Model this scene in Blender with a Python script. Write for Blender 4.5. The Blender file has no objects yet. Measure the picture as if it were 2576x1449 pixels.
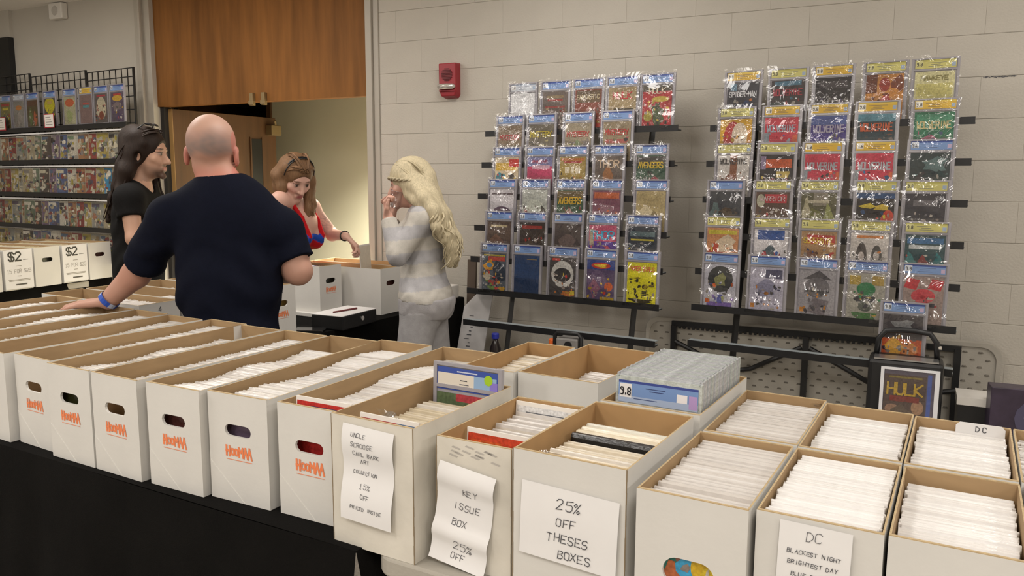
import bpy, math, random
import numpy as np
from mathutils import Vector, Matrix
random.seed(7)
rng = np.random.RandomState(5)
SC = bpy.context.scene
COL = SC.collection
V = Vector
PI = math.pi

# ------------------------------------------------------------------ camera, world, lights, exposure
CAMZ = 1.5745
FPX = 2007.3                       # focal length in pixels of the 2576 x 1449 frame
RIGHT = V((0.86755471, 0.49732524, 0.00405315))
UP = V((-0.0700809, 0.11417557, 0.99098567))
FWD = V((-0.49237942, 0.86001834, -0.13390656))
cam = bpy.data.objects.new('camera', bpy.data.cameras.new('camera'))
COL.objects.link(cam)
cam.matrix_world = Matrix(((RIGHT.x, UP.x, -FWD.x, 0), (RIGHT.y, UP.y, -FWD.y, 0), (RIGHT.z, UP.z, -FWD.z, CAMZ), (0, 0, 0, 1)))
cam.data.sensor_width = 36
cam.data.lens = FPX / 2576 * 36
cam.data.clip_start = 0.05
SC.camera = cam
w = bpy.data.worlds.new('world'); SC.world = w; w.use_nodes = True
w.node_tree.nodes['Background'].inputs[0].default_value = (1.0, 0.93, 0.84, 1)
w.node_tree.nodes['Background'].inputs[1].default_value = 0.05
SC.cycles.transparent_max_bounces = 24
SC.view_settings.view_transform = 'Standard'
SC.view_settings.look = 'None'
SC.view_settings.gamma = 1
SC.view_settings.use_curve_mapping = False
SC.view_settings.exposure = 0.0

def area_light(x, y, z, sx, sy, power, col=(1.0, 0.955, 0.905), spread=150):
    l = bpy.data.lights.new('ceiling_troffer_lamp', 'AREA')
    l.shape = 'RECTANGLE'; l.size = sx; l.size_y = sy; l.energy = power * 1.45; l.color = col
    l.spread = math.radians(spread)
    o = bpy.data.objects.new('ceiling_troffer_lamp', l); COL.objects.link(o)
    o.location = (x, y, z)
    return o
def fill_light(x, y, z, power, col=(1.0, 0.955, 0.905)):
    l = bpy.data.lights.new('upper_wall_fill', 'POINT'); l.energy = power; l.color = col; l.shadow_soft_size = .22
    o = bpy.data.objects.new('upper_wall_fill', l); COL.objects.link(o); o.location = (x, y, z)
# fluorescent fittings facing down, each with an added point fill for ceiling and upper walls
for lx, ly, pw in ((-6.4, 2.2, 15), (-6.4, -0.8, 30), (-4.3, 2.6, 20), (-4.3, -0.2, 24), (-1.9, 3.0, 15), (-1.9, -0.3, 18), (-1.9, -3.0, 40),
                   (0.6, 3.0, 15), (0.6, -0.3, 18), (0.6, -3.0, 40), (3.0, 2.6, 18), (3.0, -0.6, 30)):
    area_light(lx, ly, 3.0, 0.6, 1.2, pw, spread=180)
    fill_light(lx, ly, 2.72, pw * 0.36)
area_light(-3.6, 5.1, 2.44, 0.9, 0.4, 160, (1.0, 0.96, 0.82), 120)

# ------------------------------------------------------------------ helpers
def lin(c):
    if isinstance(c, str):
        c = c.lstrip('#'); c = [int(c[i:i+2], 16) / 255 for i in (0, 2, 4)]
    return tuple((x / 12.92 if x <= 0.04045 else ((x + 0.055) / 1.055) ** 2.4) for x in c)

def at(px, py, d):
    """world point on the sight line of a photograph pixel at depth d"""
    p = FWD + RIGHT * ((px - 1288) / FPX) - UP * ((py - 724.5) / FPX)
    return V((0, 0, CAMZ)) + p * d

MATS = {}
def mat(name, col=(.8, .8, .8), rough=.6, metal=0, spec=.5, var=0, vscale=8, bump=0, bscale=60, attr=False, coat=0, stretch=None, sss=0):
    if name in MATS: return MATS[name]
    if isinstance(col, str): col = lin(col)
    m = bpy.data.materials.new(name); m.use_nodes = True
    nt = m.node_tree; b = nt.nodes['Principled BSDF']
    b.inputs['Base Color'].default_value = (*col, 1)
    b.inputs['Roughness'].default_value = rough
    b.inputs['Metallic'].default_value = metal
    b.inputs['Specular IOR Level'].default_value = spec
    b.inputs['Coat Weight'].default_value = coat
    if sss:
        b.inputs['Subsurface Weight'].default_value = sss
        b.inputs['Subsurface Radius'].default_value = (.01, .004, .002)
    src = None
    if attr:
        a = nt.nodes.new('ShaderNodeAttribute'); a.attribute_name = 'Col'; src = a.outputs['Color']
    tc = nt.nodes.new('ShaderNodeTexCoord')
    co = tc.outputs['Object']
    if stretch:
        mp = nt.nodes.new('ShaderNodeMapping'); mp.inputs['Scale'].default_value = stretch
        nt.links.new(co, mp.inputs['Vector']); co = mp.outputs['Vector']
    if var:
        n = nt.nodes.new('ShaderNodeTexNoise'); n.inputs['Scale'].default_value = vscale; n.inputs['Detail'].default_value = 5
        nt.links.new(co, n.inputs['Vector'])
        mr = nt.nodes.new('ShaderNodeMapRange')
        mr.inputs['From Min'].default_value = .3; mr.inputs['From Max'].default_value = .7
        mr.inputs['To Min'].default_value = 1 - var; mr.inputs['To Max'].default_value = 1 + var * .4
        nt.links.new(n.outputs['Fac'], mr.inputs['Value'])
        mx = nt.nodes.new('ShaderNodeMix'); mx.data_type = 'RGBA'; mx.blend_type = 'MULTIPLY'; mx.inputs['Factor'].default_value = 1
        if src: nt.links.new(src, mx.inputs['A'])
        else: mx.inputs['A'].default_value = (*col, 1)
        nt.links.new(mr.outputs['Result'], mx.inputs['B'])
        src = mx.outputs['Result']
    if src: nt.links.new(src, b.inputs['Base Color'])
    if bump:
        n = nt.nodes.new('ShaderNodeTexNoise'); n.inputs['Scale'].default_value = bscale; n.inputs['Detail'].default_value = 4
        nt.links.new(co, n.inputs['Vector'])
        bp = nt.nodes.new('ShaderNodeBump'); bp.inputs['Strength'].default_value = bump; bp.inputs['Distance'].default_value = .01
        nt.links.new(n.outputs['Fac'], bp.inputs['Height']); nt.links.new(bp.outputs['Normal'], b.inputs['Normal'])
    MATS[name] = m
    return m

def film(name, fac=.10, rough=.06, bump=.5, bscale=14, tint=(1, 1, 1)):
    m = bpy.data.materials.new(name); m.use_nodes = True
    nt = m.node_tree; nt.nodes.clear()
    out = nt.nodes.new('ShaderNodeOutputMaterial'); mix = nt.nodes.new('ShaderNodeMixShader')
    tr = nt.nodes.new('ShaderNodeBsdfTransparent'); gl = nt.nodes.new('ShaderNodeBsdfGlossy')
    tr.inputs['Color'].default_value = (*tint, 1)
    gl.inputs['Roughness'].default_value = rough
    lw = nt.nodes.new('ShaderNodeLayerWeight'); lw.inputs['Blend'].default_value = .25
    ad = nt.nodes.new('ShaderNodeMath'); ad.operation = 'ADD'; ad.inputs[1].default_value = fac; ad.use_clamp = True
    ml = nt.nodes.new('ShaderNodeMath'); ml.operation = 'MULTIPLY'; ml.inputs[1].default_value = .6
    nt.links.new(lw.outputs['Fresnel'], ml.inputs[0]); nt.links.new(ml.outputs[0], ad.inputs[0])
    nt.links.new(ad.outputs[0], mix.inputs[0]); nt.links.new(tr.outputs[0], mix.inputs[1]); nt.links.new(gl.outputs[0], mix.inputs[2])
    tc = nt.nodes.new('ShaderNodeTexCoord'); n = nt.nodes.new('ShaderNodeTexNoise'); n.inputs['Scale'].default_value = bscale; n.inputs['Detail'].default_value = 3
    n.inputs['Distortion'].default_value = 1.2
    nt.links.new(tc.outputs['Object'], n.inputs['Vector'])
    bp = nt.nodes.new('ShaderNodeBump'); bp.inputs['Strength'].default_value = bump; bp.inputs['Distance'].default_value = .04
    nt.links.new(n.outputs['Fac'], bp.inputs['Height']); nt.links.new(bp.outputs['Normal'], gl.inputs['Normal']); nt.links.new(bp.outputs['Normal'], lw.inputs['Normal'])
    nt.links.new(mix.outputs[0], out.inputs[0])
    MATS[name] = m
    return m

class MB:
    """collects polygons (with a material slot and a print colour each) and links them as ONE mesh object"""
    def __init__(s): s.v = []; s.f = []; s.m = []; s.c = []; s.M = None
    def add(s, pts, faces, mi=0, col=(1, 1, 1)):
        n = len(s.v)
        for p in pts:
            p = V(p)
            s.v.append(tuple(s.M @ p if s.M else p))
        for f in faces:
            s.f.append([n + i for i in f]); s.m.append(mi); s.c.append(col)
    def poly(s, pts, mi=0, col=(1, 1, 1)): s.add(pts, [list(range(len(pts)))], mi, col)
    def box(s, x0, y0, z0, x1, y1, z1, mi=0, col=(1, 1, 1)):
        s.add([(x0, y0, z0), (x1, y0, z0), (x1, y1, z0), (x0, y1, z0), (x0, y0, z1), (x1, y0, z1), (x1, y1, z1), (x0, y1, z1)],
              [(0, 3, 2, 1), (4, 5, 6, 7), (0, 1, 5, 4), (1, 2, 6, 5), (2, 3, 7, 6), (3, 0, 4, 7)], mi, col)
    def tube(s, path, r, n=8, mi=0, col=(1, 1, 1), flat=1.0, cap=True):
        path = [V(p) for p in path]; k = len(path)
        rs = r if isinstance(r, (list, tuple)) else [r] * k
        pts = []; prev = None
        for i, p in enumerate(path):
            t = (path[min(i + 1, k - 1)] - path[max(i - 1, 0)]).normalized()
            if prev is None:
                a = t.cross(V((0, 0, 1)))
                if a.length < .1: a = t.cross(V((1, 0, 0)))
            else: a = prev - t * prev.dot(t)
            a.normalize(); prev = a; b = t.cross(a)
            for j in range(n):
                an = 2 * PI * j / n
                pts.append(p + a * math.cos(an) * rs[i] + b * math.sin(an) * rs[i] * flat)
        fc = [(i * n + j, i * n + (j + 1) % n, (i + 1) * n + (j + 1) % n, (i + 1) * n + j) for i in range(k - 1) for j in range(n)]
        if cap: fc += [tuple(reversed(range(n))), tuple(range((k - 1) * n, k * n))]
        s.add(pts, fc, mi, col)
    def disc(s, cx, cz, rx, rz, y, n=16, mi=0, col=(1, 1, 1)):
        s.poly([(cx + rx * math.cos(2 * PI * i / n), y, cz + rz * math.sin(2 * PI * i / n)) for i in range(n)], mi, col)
    def build(s, name, mats, parent=None, smooth=False, loc=None, rot=None, bevel=0):
        me = bpy.data.meshes.new(name)
        me.from_pydata(s.v, [], s.f)
        if not isinstance(mats, (list, tuple)): mats = [mats]
        for m in mats: me.materials.append(m)
        if len(mats) > 1: me.polygons.foreach_set('material_index', s.m)
        if any(c != (1, 1, 1) for c in s.c):
            at_ = me.color_attributes.new('Col', 'FLOAT_COLOR', 'CORNER')
            arr = []
            for f, c in zip(s.f, s.c): arr += [*c, 1.0] * len(f)
            at_.data.foreach_set('color', arr)
        if smooth: me.polygons.foreach_set('use_smooth', [True] * len(s.f))
        me.update()
        return link(name, me, parent, loc, rot, bevel)

def link(name, me, parent=None, loc=None, rot=None, bevel=0):
    o = bpy.data.objects.new(name, me); COL.objects.link(o)
    if parent: o.parent = parent
    if loc: o.location = loc
    if rot is not None:
        o.rotation_euler = rot if isinstance(rot, (tuple, list)) else (0, 0, rot)
    if bevel:
        b = o.modifiers.new('bevel', 'BEVEL'); b.width = bevel; b.segments = 2; b.limit_method = 'ANGLE'
    return o
def tag(o, label, cat, group=None):
    o['label'] = label; o['category'] = cat
    if group: o['group'] = group
    return o
def thing(name, label, cat, loc=(0, 0, 0), rot=0, group=None):
    o = bpy.data.objects.new(name, None); COL.objects.link(o)
    o.location = loc; o.rotation_euler = rot if isinstance(rot, (tuple, list)) else (0, 0, rot)
    return tag(o, label, cat, group)
def struct(o):
    o['kind'] = 'structure'; return o
def stuff(o):
    o['kind'] = 'stuff'; return o

GLY = {'A': '00 26 40|13 33', 'B': '00 06 36 45 34 03|33 42 41 30 00', 'C': '45 36 16 05 01 10 30 41', 'D': '00 06 26 44 42 20 00', 'E': '40 00 06 46|03 33',
 'F': '00 06 46|03 33', 'G': '45 36 16 05 01 10 30 41 43 23', 'H': '00 06|40 46|03 43', 'I': '20 26', 'J': '46 41 30 10 01', 'K': '00 06|46 03 40', 'L': '06 00 40',
 'M': '00 06 23 46 40', 'N': '00 06 40 46', 'O': '16 05 01 10 30 41 45 36 16', 'P': '00 06 36 45 44 33 03', 'Q': '16 05 01 10 30 41 45 36 16|22 40',
 'R': '00 06 36 45 44 33 03|23 40', 'S': '45 36 16 05 04 13 33 42 41 30 10 01', 'T': '20 26|06 46', 'U': '06 01 10 30 41 46', 'V': '06 20 46', 'W': '06 10 23 30 46',
 'X': '00 46|06 40', 'Y': '06 23 46|23 20', 'Z': '06 46 00 40', '0': '16 05 01 10 30 41 45 36 16', '1': '15 26 20|10 30', '2': '05 16 36 45 44 00 40',
 '4': '30 36 02 42', '5': '46 06 04 34 43 41 30 10 01', '8': '13 04 05 16 36 45 44 33 13 02 01 10 30 41 42 33', '9': '43 14 05 16 36 45 41 30 10',
 '%': '00 46|05 16 25 14 05|21 32 41 30 21', '$': '45 36 16 05 04 13 33 42 41 30 10 01|20 26', '-': '13 33', '.': '20 21', '!': '22 26|20 21', "'": '25 26'}
def text(mb, s, x, z, h, y, t=None, mi=0, col=(1, 1, 1), wide=.62, slant=0, jit=0, f=None, gap=.3):
    """stroke lettering: centred on x, baseline z, height h, on the plane y (or y + f(x, z))"""
    t = t or h * .1
    cw = h * wide
    tot = len(s) * cw * (1 + gap) - cw * gap
    x0 = x - tot / 2
    for ch in s:
        if ch != ' ':
            jx, jz, js = (random.uniform(-jit, jit) * h for _ in range(3))
            for k, st in enumerate(GLY[ch.upper()].split('|')):
                pts = []
                for q in st.split():
                    a, b = int(q[0]) / 4, int(q[1]) / 6
                    pts.append((x0 + a * cw + slant * b * h + jx, z + b * h + jz + js * a))
                for i, (p, q) in enumerate(zip(pts, pts[1:])):
                    dx, dz = q[0] - p[0], q[1] - p[1]; L = math.hypot(dx, dz) or 1e-6
                    ux, uz = dx / L * t / 2, dz / L * t / 2
                    yy = y - .00012 * (i + k * 3)
                    P = [(p[0] - ux + uz, p[1] - uz - ux), (q[0] + ux + uz, q[1] + uz - ux), (q[0] + ux - uz, q[1] + uz + ux), (p[0] - ux - uz, p[1] - uz + ux)]
                    mb.poly([(a, yy + (f(a, b) if f else 0), b) for a, b in P], mi, col)
        x0 += cw * (1 + gap)

# ------------------------------------------------------------------ materials
WALL = mat('wall_paint', (.50, .465, .405), .75, var=.06, vscale=3, bump=.25, bscale=90)
WALLS = mat('smooth_wall_paint', (.50, .465, .405), .75, var=.05, vscale=2, bump=.08, bscale=140)
MORTAR = mat('painted_mortar', (.40, .37, .32), .9)
CEIL = mat('ceiling_tile', (.88, .84, .78), .9, bump=.3, bscale=120)
FLOOR = mat('floor_vinyl', (.36, .32, .26), .6, var=.3, vscale=60, bump=.4, bscale=200)
CARD = mat('white_cardboard', (.68, .66, .62), .6, var=.05, vscale=5, bump=.05, bscale=60)
CARDW = mat('worn_white_cardboard', (.68, .64, .56), .6, var=.12, vscale=9, bump=.08, bscale=40)
KRAFT = mat('kraft_cardboard', (.40, .265, .135), .75, var=.08, vscale=14, stretch=(1, 1, 4))
KRAFTO = mat('orange_kraft_cardboard', (.44, .265, .115), .75, var=.08, vscale=14)
RIM = mat('kraft_edge', (.52, .39, .22), .8, var=.2, vscale=90)
GAPSHADE = mat('gap_shade', (.02, .017, .014), .9)
PRINT = mat('printed_ink', attr=True, rough=.45, var=.35, vscale=120)
FLAT = mat('plain_ink', attr=True, rough=.5)
COMIC = mat('bagged_comic', attr=True, rough=.28, spec=.5, var=.08, vscale=40, bump=.25, bscale=40, stretch=(1, 3, 1))
SHINY = mat('shiny_bagged_comic', attr=True, rough=.17, spec=.8, coat=.7, var=.08, vscale=40, bump=.35, bscale=28, stretch=(1, 3, 1))
FILM = film('clear_sleeve_film', .05, .03, .35, 6)
FILM2 = film('creased_sleeve_film', .07, .04, .5, 10)
CLEAR = film('clear_plastic', .12, .05, .1, 20, (.92, .93, .95))
CASE = mat('frosted_case_plastic', (.36, .345, .375), .22, spec=.7)
BLACKM = mat('black_metal', (.012, .012, .013), .38, var=.2, vscale=30)
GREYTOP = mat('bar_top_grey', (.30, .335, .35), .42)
CLOTH = mat('black_tablecloth', (.0055, .005, .0045), .92, spec=.1, var=.3, vscale=6, bump=.25, bscale=300)
PLAST = mat('grey_table_plastic', (.42, .39, .335), .6, var=.12, vscale=7, bump=.1, bscale=120)
PAPER = mat('white_paper', (.80, .785, .775), .7, var=.03, vscale=10)
INK = mat('black_marker', (.07, .07, .08), .7)
WOOD = mat('veneer_wood', (.235, .098, .024), .6, spec=.2, var=.32, vscale=3.0, stretch=(5, 5, .5))
WOODD = mat('dark_door_wood', (.105, .046, .015), .55, var=.3, vscale=3.0, stretch=(5, 5, .5))
WOODL = mat('light_wood_edge', (.36, .21, .075), .5)
FRAME = mat('door_frame_paint', (.40, .365, .31), .5)
RED = mat('alarm_red', (.30, .018, .028), .4)
CHROME = mat('strobe_lens', (.75, .72, .68), .12, metal=.7)
WHITEP = mat('white_plastic', (.70, .67, .62), .5)
BRASS = mat('brass', (.24, .17, .08), .5, metal=.5)
BLACKP = mat('black_plastic', (.010, .010, .011), .45)
ORANGE = mat('orange_plastic', (.85, .16, .03), .4)
BLUE = mat('blue_plastic', (.02, .03, .30), .4)
GLASSD = mat('dark_glass', (.02, .02, .02), .1)
WAXB = mat('grey_plastic', (.22, .21, .20), .5)

# ------------------------------------------------------------------ room shell
WROT = .058
W0 = V((0, 4.54, 0)); WU = V((math.cos(WROT), math.sin(WROT), 0)); WN = V((math.sin(WROT), -math.cos(WROT), 0))
def wp(u, off, z): return W0 + WU * u + WN * off + V((0, 0, z))
def wall_obj(name, mb, mats, **k): return struct(mb.build(name, mats, loc=W0, rot=WROT, **k))
H = 3.03
m = MB(); m.box(-9.5, -5.5, -.1, 4.6, 9.5, 0); struct(m.build('floor', FLOOR))
m = MB(); m.box(-9.5, -5.5, H, 4.6, 9.5, H + .1); ceiling = struct(m.build('ceiling', CEIL))
# block wall: mortar backing with every block a piece of its own
m = MB(); m.box(-3.585, .012, 0, 4.6, .2, H)
bw = wall_obj('wall_back', m, MORTAR)
def block_mesh(L):
    mb = MB(); e = .0; h = .198; b = .0024; c = .0007
    mb.add([(e, .03, 0), (L - e, .03, 0), (L - e, .03, h), (e, .03, h), (e, .0016, 0), (L - e, .0016, 0), (L - e, .0016, h), (e, .0016, h),
            (e + c, 0, b), (L - e - c, 0, b), (L - e - c, 0, h - b), (e + c, 0, h - b)],
           [(0, 1, 5, 4), (1, 2, 6, 5), (2, 3, 7, 6), (3, 0, 4, 7), (4, 5, 9, 8), (5, 6, 10, 9), (6, 7, 11, 10), (7, 4, 8, 11), (8, 9, 10, 11)])
    me = bpy.data.meshes.new('block'); me.from_pydata(mb.v, [], mb.f); me.materials.append(WALL); me.update(); return me
full, half = block_mesh(.398), block_mesh(.199)
for r in range(16):
    z = r * .199 - .112
    if z < -.02: continue
    x = -3.585
    first = True
    while x < 2.0:
        L = .199 if (first and r % 2) else .398
        first = False
        if z + .197 <= H:
            link('block', full if L > .3 else half, bw, (x, -.001 - .0006 * random.random(), z))
        x += L
m = MB(); m.box(-3.585, -.001, 2.873 + .1, 2.0, .03, H); m.box(-3.585, -.001, 0, 2.0, .03, .085)
mt = m.build('course', WALL, bw)
# smooth wall left of the doorway
m = MB(); m.box(-7.43, 0, 0, -5.84, .2, H); wall_obj('wall_back_left', m, WALLS)
# black-framed window at the far left end
m = MB(); m.box(-7.66, -.05, 0, -7.43, .2, 2.80, 0); m.box(-7.66, -.03, 2.80, -7.43, .2, H, 1); m.box(-9.4, .02, 0, -7.66, .2, H, 1)
wall_obj('window_1', m, [BLACKM, WALLS])
m = MB(); m.box(-9.0, .0, .9, -7.66, .02, 2.7); wall_obj('window_2', m, mat('greenish_pane', (.35, .40, .33), .15))
# other walls that close the room behind and beside the camera
m = MB(); m.box(-9.5, -5.5, 0, -9.4, 4.1, H); struct(m.build('wall_left', WALLS))
m = MB(); m.box(4.5, -5.5, 0, 4.6, 9.5, H); struct(m.build('wall_right', WALL))
m = MB(); m.box(-9.5, -5.6, 0, 4.6, -5.5, H); struct(m.build('wall_front', WALL))
# door opening: frame, wooden panel above, open leaf, corridor
m = MB(); m.box(-5.84, -.035, 0, -5.775, .2, H); m.box(-5.775, -.012, 0, -5.70, .16, H); m.box(-5.79, -.05, 0, -5.765, -.03, H)
wall_obj('trim_1', m, FRAME, bevel=.004)
m = MB(); m.box(-3.615, -.03, 0, -3.565, .2, H); m.box(-3.565, -.012, 0, -3.52, .0, H)
wall_obj('trim_2', m, FRAME, bevel=.004)
m = MB(); m.box(-5.70, .03, 2.143, -3.615, .10, H); m.box(-5.70, .028, 2.143, -3.615, .03, 2.152)
pan = wall_obj('trim_3', m, WOOD)
m = MB(); m.box(-5.70, .05, 0, -5.66, .15, 2.143); m.box(-5.715, .16, 0, -5.66, .19, 2.143)
wall_obj('gap_shade_strip', m, GAPSHADE)  # near-black strip paints the shade in the gap between frame and door
for u in (-4.70, -4.585):
    m = MB(); m.box(u, .0, 2.115, u + .035, .03, 2.205); m.box(u - .006, -.004, 2.12, u + .041, .004, 2.15); m.build('flush_bolt_plate', BRASS, pan, bevel=.003)
dl = MB(); dl.box(-5.66, 0, .01, -5.615, 1.10, 2.13, 0); dl.box(-5.665, -.006, .01, -5.61, 0, 2.13, 1)
door = struct(dl.build('door_1', [WOODD, WOODL], loc=(0, 4.31, 0), bevel=.003))
m = MB(); m.box(-5.608, .80, 1.05, -5.606, .92, 1.93, 0); m.box(-5.613, .785, 1.035, -5.604, .80, 1.945, 1); m.box(-5.613, .92, 1.035, -5.604, .935, 1.945, 1)
m.build('vision_panel', [GLASSD, WOODD], door)
m = MB(); m.box(-5.615, .98, 1.97, -5.54, 1.10, 2.06); m.tube([(-5.56, 1.05, 2.06), (-5.52, 1.0, 2.10)], .012); m.build('door_closer', BRASS, door, bevel=.006)
m = MB(); m.box(-5.615, 1.0, .98, -5.60, 1.06, 1.14); m.tube([(-5.60, 1.03, 1.05), (-5.55, 1.03, 1.05), (-5.55, .92, 1.05)], .011); m.build('door_handle', BRASS, door)
CORR = mat('corridor_paint', (.56, .53, .40), .7, var=.05, vscale=2)
m = MB(); m.box(-6.22, 5.95, 0, -2.0, 6.1, H); struct(m.build('wall_corridor', CORR))
m = MB(); m.box(-8.0, 8.2, 0, -5.0, 8.3, H); m.box(-8.0, 4.6, 0, -7.9, 8.2, H); m.box(-6.28, 5.93, 0, -6.22, 8.2, H); struct(m.build('wall_corridor_far', WOODD))  # dark colour paints the unlit depth of the corridor onto these walls
m = MB(); m.box(-2.05, 4.75, 0, -2.0, 6.0, H); struct(m.build('wall_corridor_end', CORR))
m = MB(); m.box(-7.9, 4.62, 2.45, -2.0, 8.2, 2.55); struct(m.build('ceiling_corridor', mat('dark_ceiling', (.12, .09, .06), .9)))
# scuff marks along one block joint
m = MB()
for i in range(26):
    x = .005 + i * .0052; m.box(x, -.0025, 2.070 + random.uniform(-.003, .003), x + random.uniform(.004, .007), -.0018, 2.072 + random.uniform(.001, .006))
m.build('scuff_mark', INK, bw)
m = MB()

# ceiling speaker / small white box high on the wall
t = thing('wall_speaker', 'small white square speaker mounted high on the plain wall under the ceiling', 'speaker', wp(-6.76, 0, 2.965), WROT)
m = MB(); m.box(-.085, -.06, -.07, .085, -.001, .06); m.build('body', WHITEP, t, bevel=.01)
m = MB(); m.tube([(0, -.059, -.005), (0, -.065, -.005)], [.04, .036], 20); m.build('grille_ring', mat('speaker_grille', (.5, .47, .43), .6), t)

# fire alarm
t = thing('fire_alarm', 'red fire alarm horn with clear strobe mounted on the block wall', 'alarm', wp(-2.955, 0, 2.207), WROT)
m = MB()
prof = [(0, -.001), (.0, -.058), (.0, -.058)]
W_, T_ = .062, .105
m.add([(-W_, -.001, -T_ * .86), (W_, -.001, -T_ * .86), (W_, -.001, T_), (-W_, -.001, T_),
       (-W_, -.062, -T_ * .62), (W_, -.062, -T_ * .62), (W_, -.068, T_ * .96), (-W_, -.068, T_ * .96), (-W_ * .8, -.058, -T_ * .98), (W_ * .8, -.058, -T_ * .98), (-W_ * .8, -.001, -T_ * 1.08), (W_ * .8, -.001, -T_ * 1.08)],
      [(4, 5, 6, 7), (7, 6, 2, 3), (0, 4, 7, 3), (5, 1, 2, 6), (8, 9, 5, 4), (10, 11, 9, 8), (10, 8, 4, 0), (9, 11, 1, 5)])
m.build('housing', RED, t, bevel=.006)
m = MB()
for i in range(9):
    zz = .066 - i * .009; hw = math.sqrt(max(.0, .04 ** 2 - (zz - .03) ** 2))
    if hw > .004: m.box(-hw, -.0705, zz - .0022, hw, -.066, zz + .0022)
m.build('horn_grille', mat('grille_dark_red', (.10, .006, .010), .6), t)
m = MB(); m.tube([(-.058, -.066, -.045), (-.05, -.078, -.045), (0, -.084, -.045), (.05, -.078, -.045), (.058, -.066, -.045)], [.008, .017, .019, .017, .008], 12); m.build('strobe_lens', CHROME, t, smooth=True)
m = MB(); m.box(-.058, -.072, -.074, .058, -.062, -.067); m.build('trim_lip', RED, t, bevel=.002)

# ------------------------------------------------------------------ comic boxes
def slot_ring(cx, cz, hw, hh, n):
    pts = []
    for i in range(n):
        a = 2 * PI * i / n
        dx, dz = math.cos(a), math.sin(a)
        ex, ez = hw - hh, hh
        # stadium: centre line half-length ex, radius hh
        k = hh / max(abs(dz), 1e-6)
        if abs(dx) * k <= ex: pts.append((cx + dx * k, cz + dz * k))
        else:
            sx = math.copysign(ex, dx); b = dx * sx; disc = b * b - (ex * ex - hh * hh)
            k = b + math.sqrt(max(disc, 0)); pts.append((cx + dx * k, cz + dz * k))
    return pts
def rect_ring(cx, cz, x0, x1, z0, z1, n):
    pts = []
    for i in range(n):
        a = 2 * PI * i / n; dx, dz = math.cos(a), math.sin(a)
        k = min((x1 - cx) / dx if dx > 1e-9 else (x0 - cx) / dx if dx < -1e-9 else 9, (z1 - cz) / dz if dz > 1e-9 else (z0 - cz) / dz if dz < -1e-9 else 9)
        pts.append((cx + dx * k, cz + dz * k))
    for c in ((x0, z0), (x1, z0), (x0, z1), (x1, z1)):
        j = min(range(n), key=lambda i: (pts[i][0] - c[0]) ** 2 + (pts[i][1] - c[1]) ** 2); pts[j] = c
    return pts
def box_body(w, d, h, hole=True, hole_z=None, back_hole=True, hs=(.045, .0155)):
    """open cardboard box: x 0..w, y 0..d (front at y = 0), z 0..h; slots white, kraft, rim"""
    mb = MB(); t = .0035; te = .007; f = .012
    for yo, yi, sgn, hol in ((0, te, 1, hole), (d, d - te, -1, back_hole and hs[0] == .045)):
        if hol:
            cz = hole_z or h * .67; n = 32
            ring = slot_ring(w / 2, cz, hs[0], hs[1], n)
            oo, oi = rect_ring(w / 2, cz, 0, w, 0, h, n), rect_ring(w / 2, cz, t, w - t, f, h, n)
            for rg, ou, y, flip, mi in ((ring, oo, yo, sgn < 0, 0), (ring, oi, yi, sgn > 0, 1)):
                for i in range(n):
                    j = (i + 1) % n
                    q = [(rg[i][0], y, rg[i][1]), (ou[i][0], y, ou[i][1]), (ou[j][0], y, ou[j][1]), (rg[j][0], y, rg[j][1])]
                    mb.poly(q[::-1] if flip else q, mi)
            for i in range(n):
                j = (i + 1) % n
                mb.poly([(ring[i][0], yo, ring[i][1]), (ring[j][0], yo, ring[j][1]), (ring[j][0], yi, ring[j][1]), (ring[i][0], yi, ring[i][1])], 0)
        else:
            mb.poly([(0, yo, 0), (w, yo, 0), (w, yo, h), (0, yo, h)], 0); mb.poly([(t, yi, f), (t, yi, h), (w - t, yi, h), (w - t, yi, f)], 1)
    for xo, xi in ((0, t), (w, w - t)):
        mb.poly([(xo, 0, 0), (xo, 0, h), (xo, d, h), (xo, d, 0)], 0); mb.poly([(xi, te, f), (xi, d - te, f), (xi, d - te, h), (xi, te, h)], 1)
    mb.poly([(0, 0, 0), (0, d, 0), (w, d, 0), (w, 0, 0)], 0); mb.poly([(t, te, f), (w - t, te, f), (w - t, d - te, f), (t, d - te, f)], 1)
    # rim: four strips, front and back a little rough
    mb.add([(0, 0, h), (w, 0, h), (w - t, te, h), (t, te, h), (w, d, h), (w - t, d - te, h), (0, d, h), (t, d - te, h)],
           [(0, 1, 2, 3), (1, 4, 5, 2), (4, 6, 7, 5), (6, 0, 3, 7)], 2)
    # raw cut edge standing slightly proud on both ends
    for y0, y1 in ((.0006, te - .0012), (d - te + .0012, d - .0006)): mb.box(.0008, y0, h - .001, w - .0008, y1, h + .0014, 2)
    return mb
LOGO = lin('#ea8455')
def logo_mb(faint=False):
    """the printed orange mark on the box ends: a row of tall and short stencil letters over a thin line"""
    mb = MB(); c = LOGO if not faint else lin('#dd8a64')
    text(mb, 'H', -.036, -.0115, .024, 0, .0062, 0, c, .45)
    text(mb, 'O', -.020, -.0085, .015, 0, .0048, 0, c, .62)
    text(mb, 'O', -.007, -.0085, .015, 0, .0048, 0, c, .62)
    text(mb, 'M', .0085, -.0115, .024, 0, .0050, 0, c, .56)
    text(mb, 'A', .0245, -.0125, .026, 0, .0052, 0, c, .50)
    text(mb, 'A', .0385, -.0135, .028, 0, .0052, 0, c, .48)
    mb.box(-.043, -.0003, -.0225, .046, 0, -.0212, 0, c)
    return mb
logo_me = None
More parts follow.
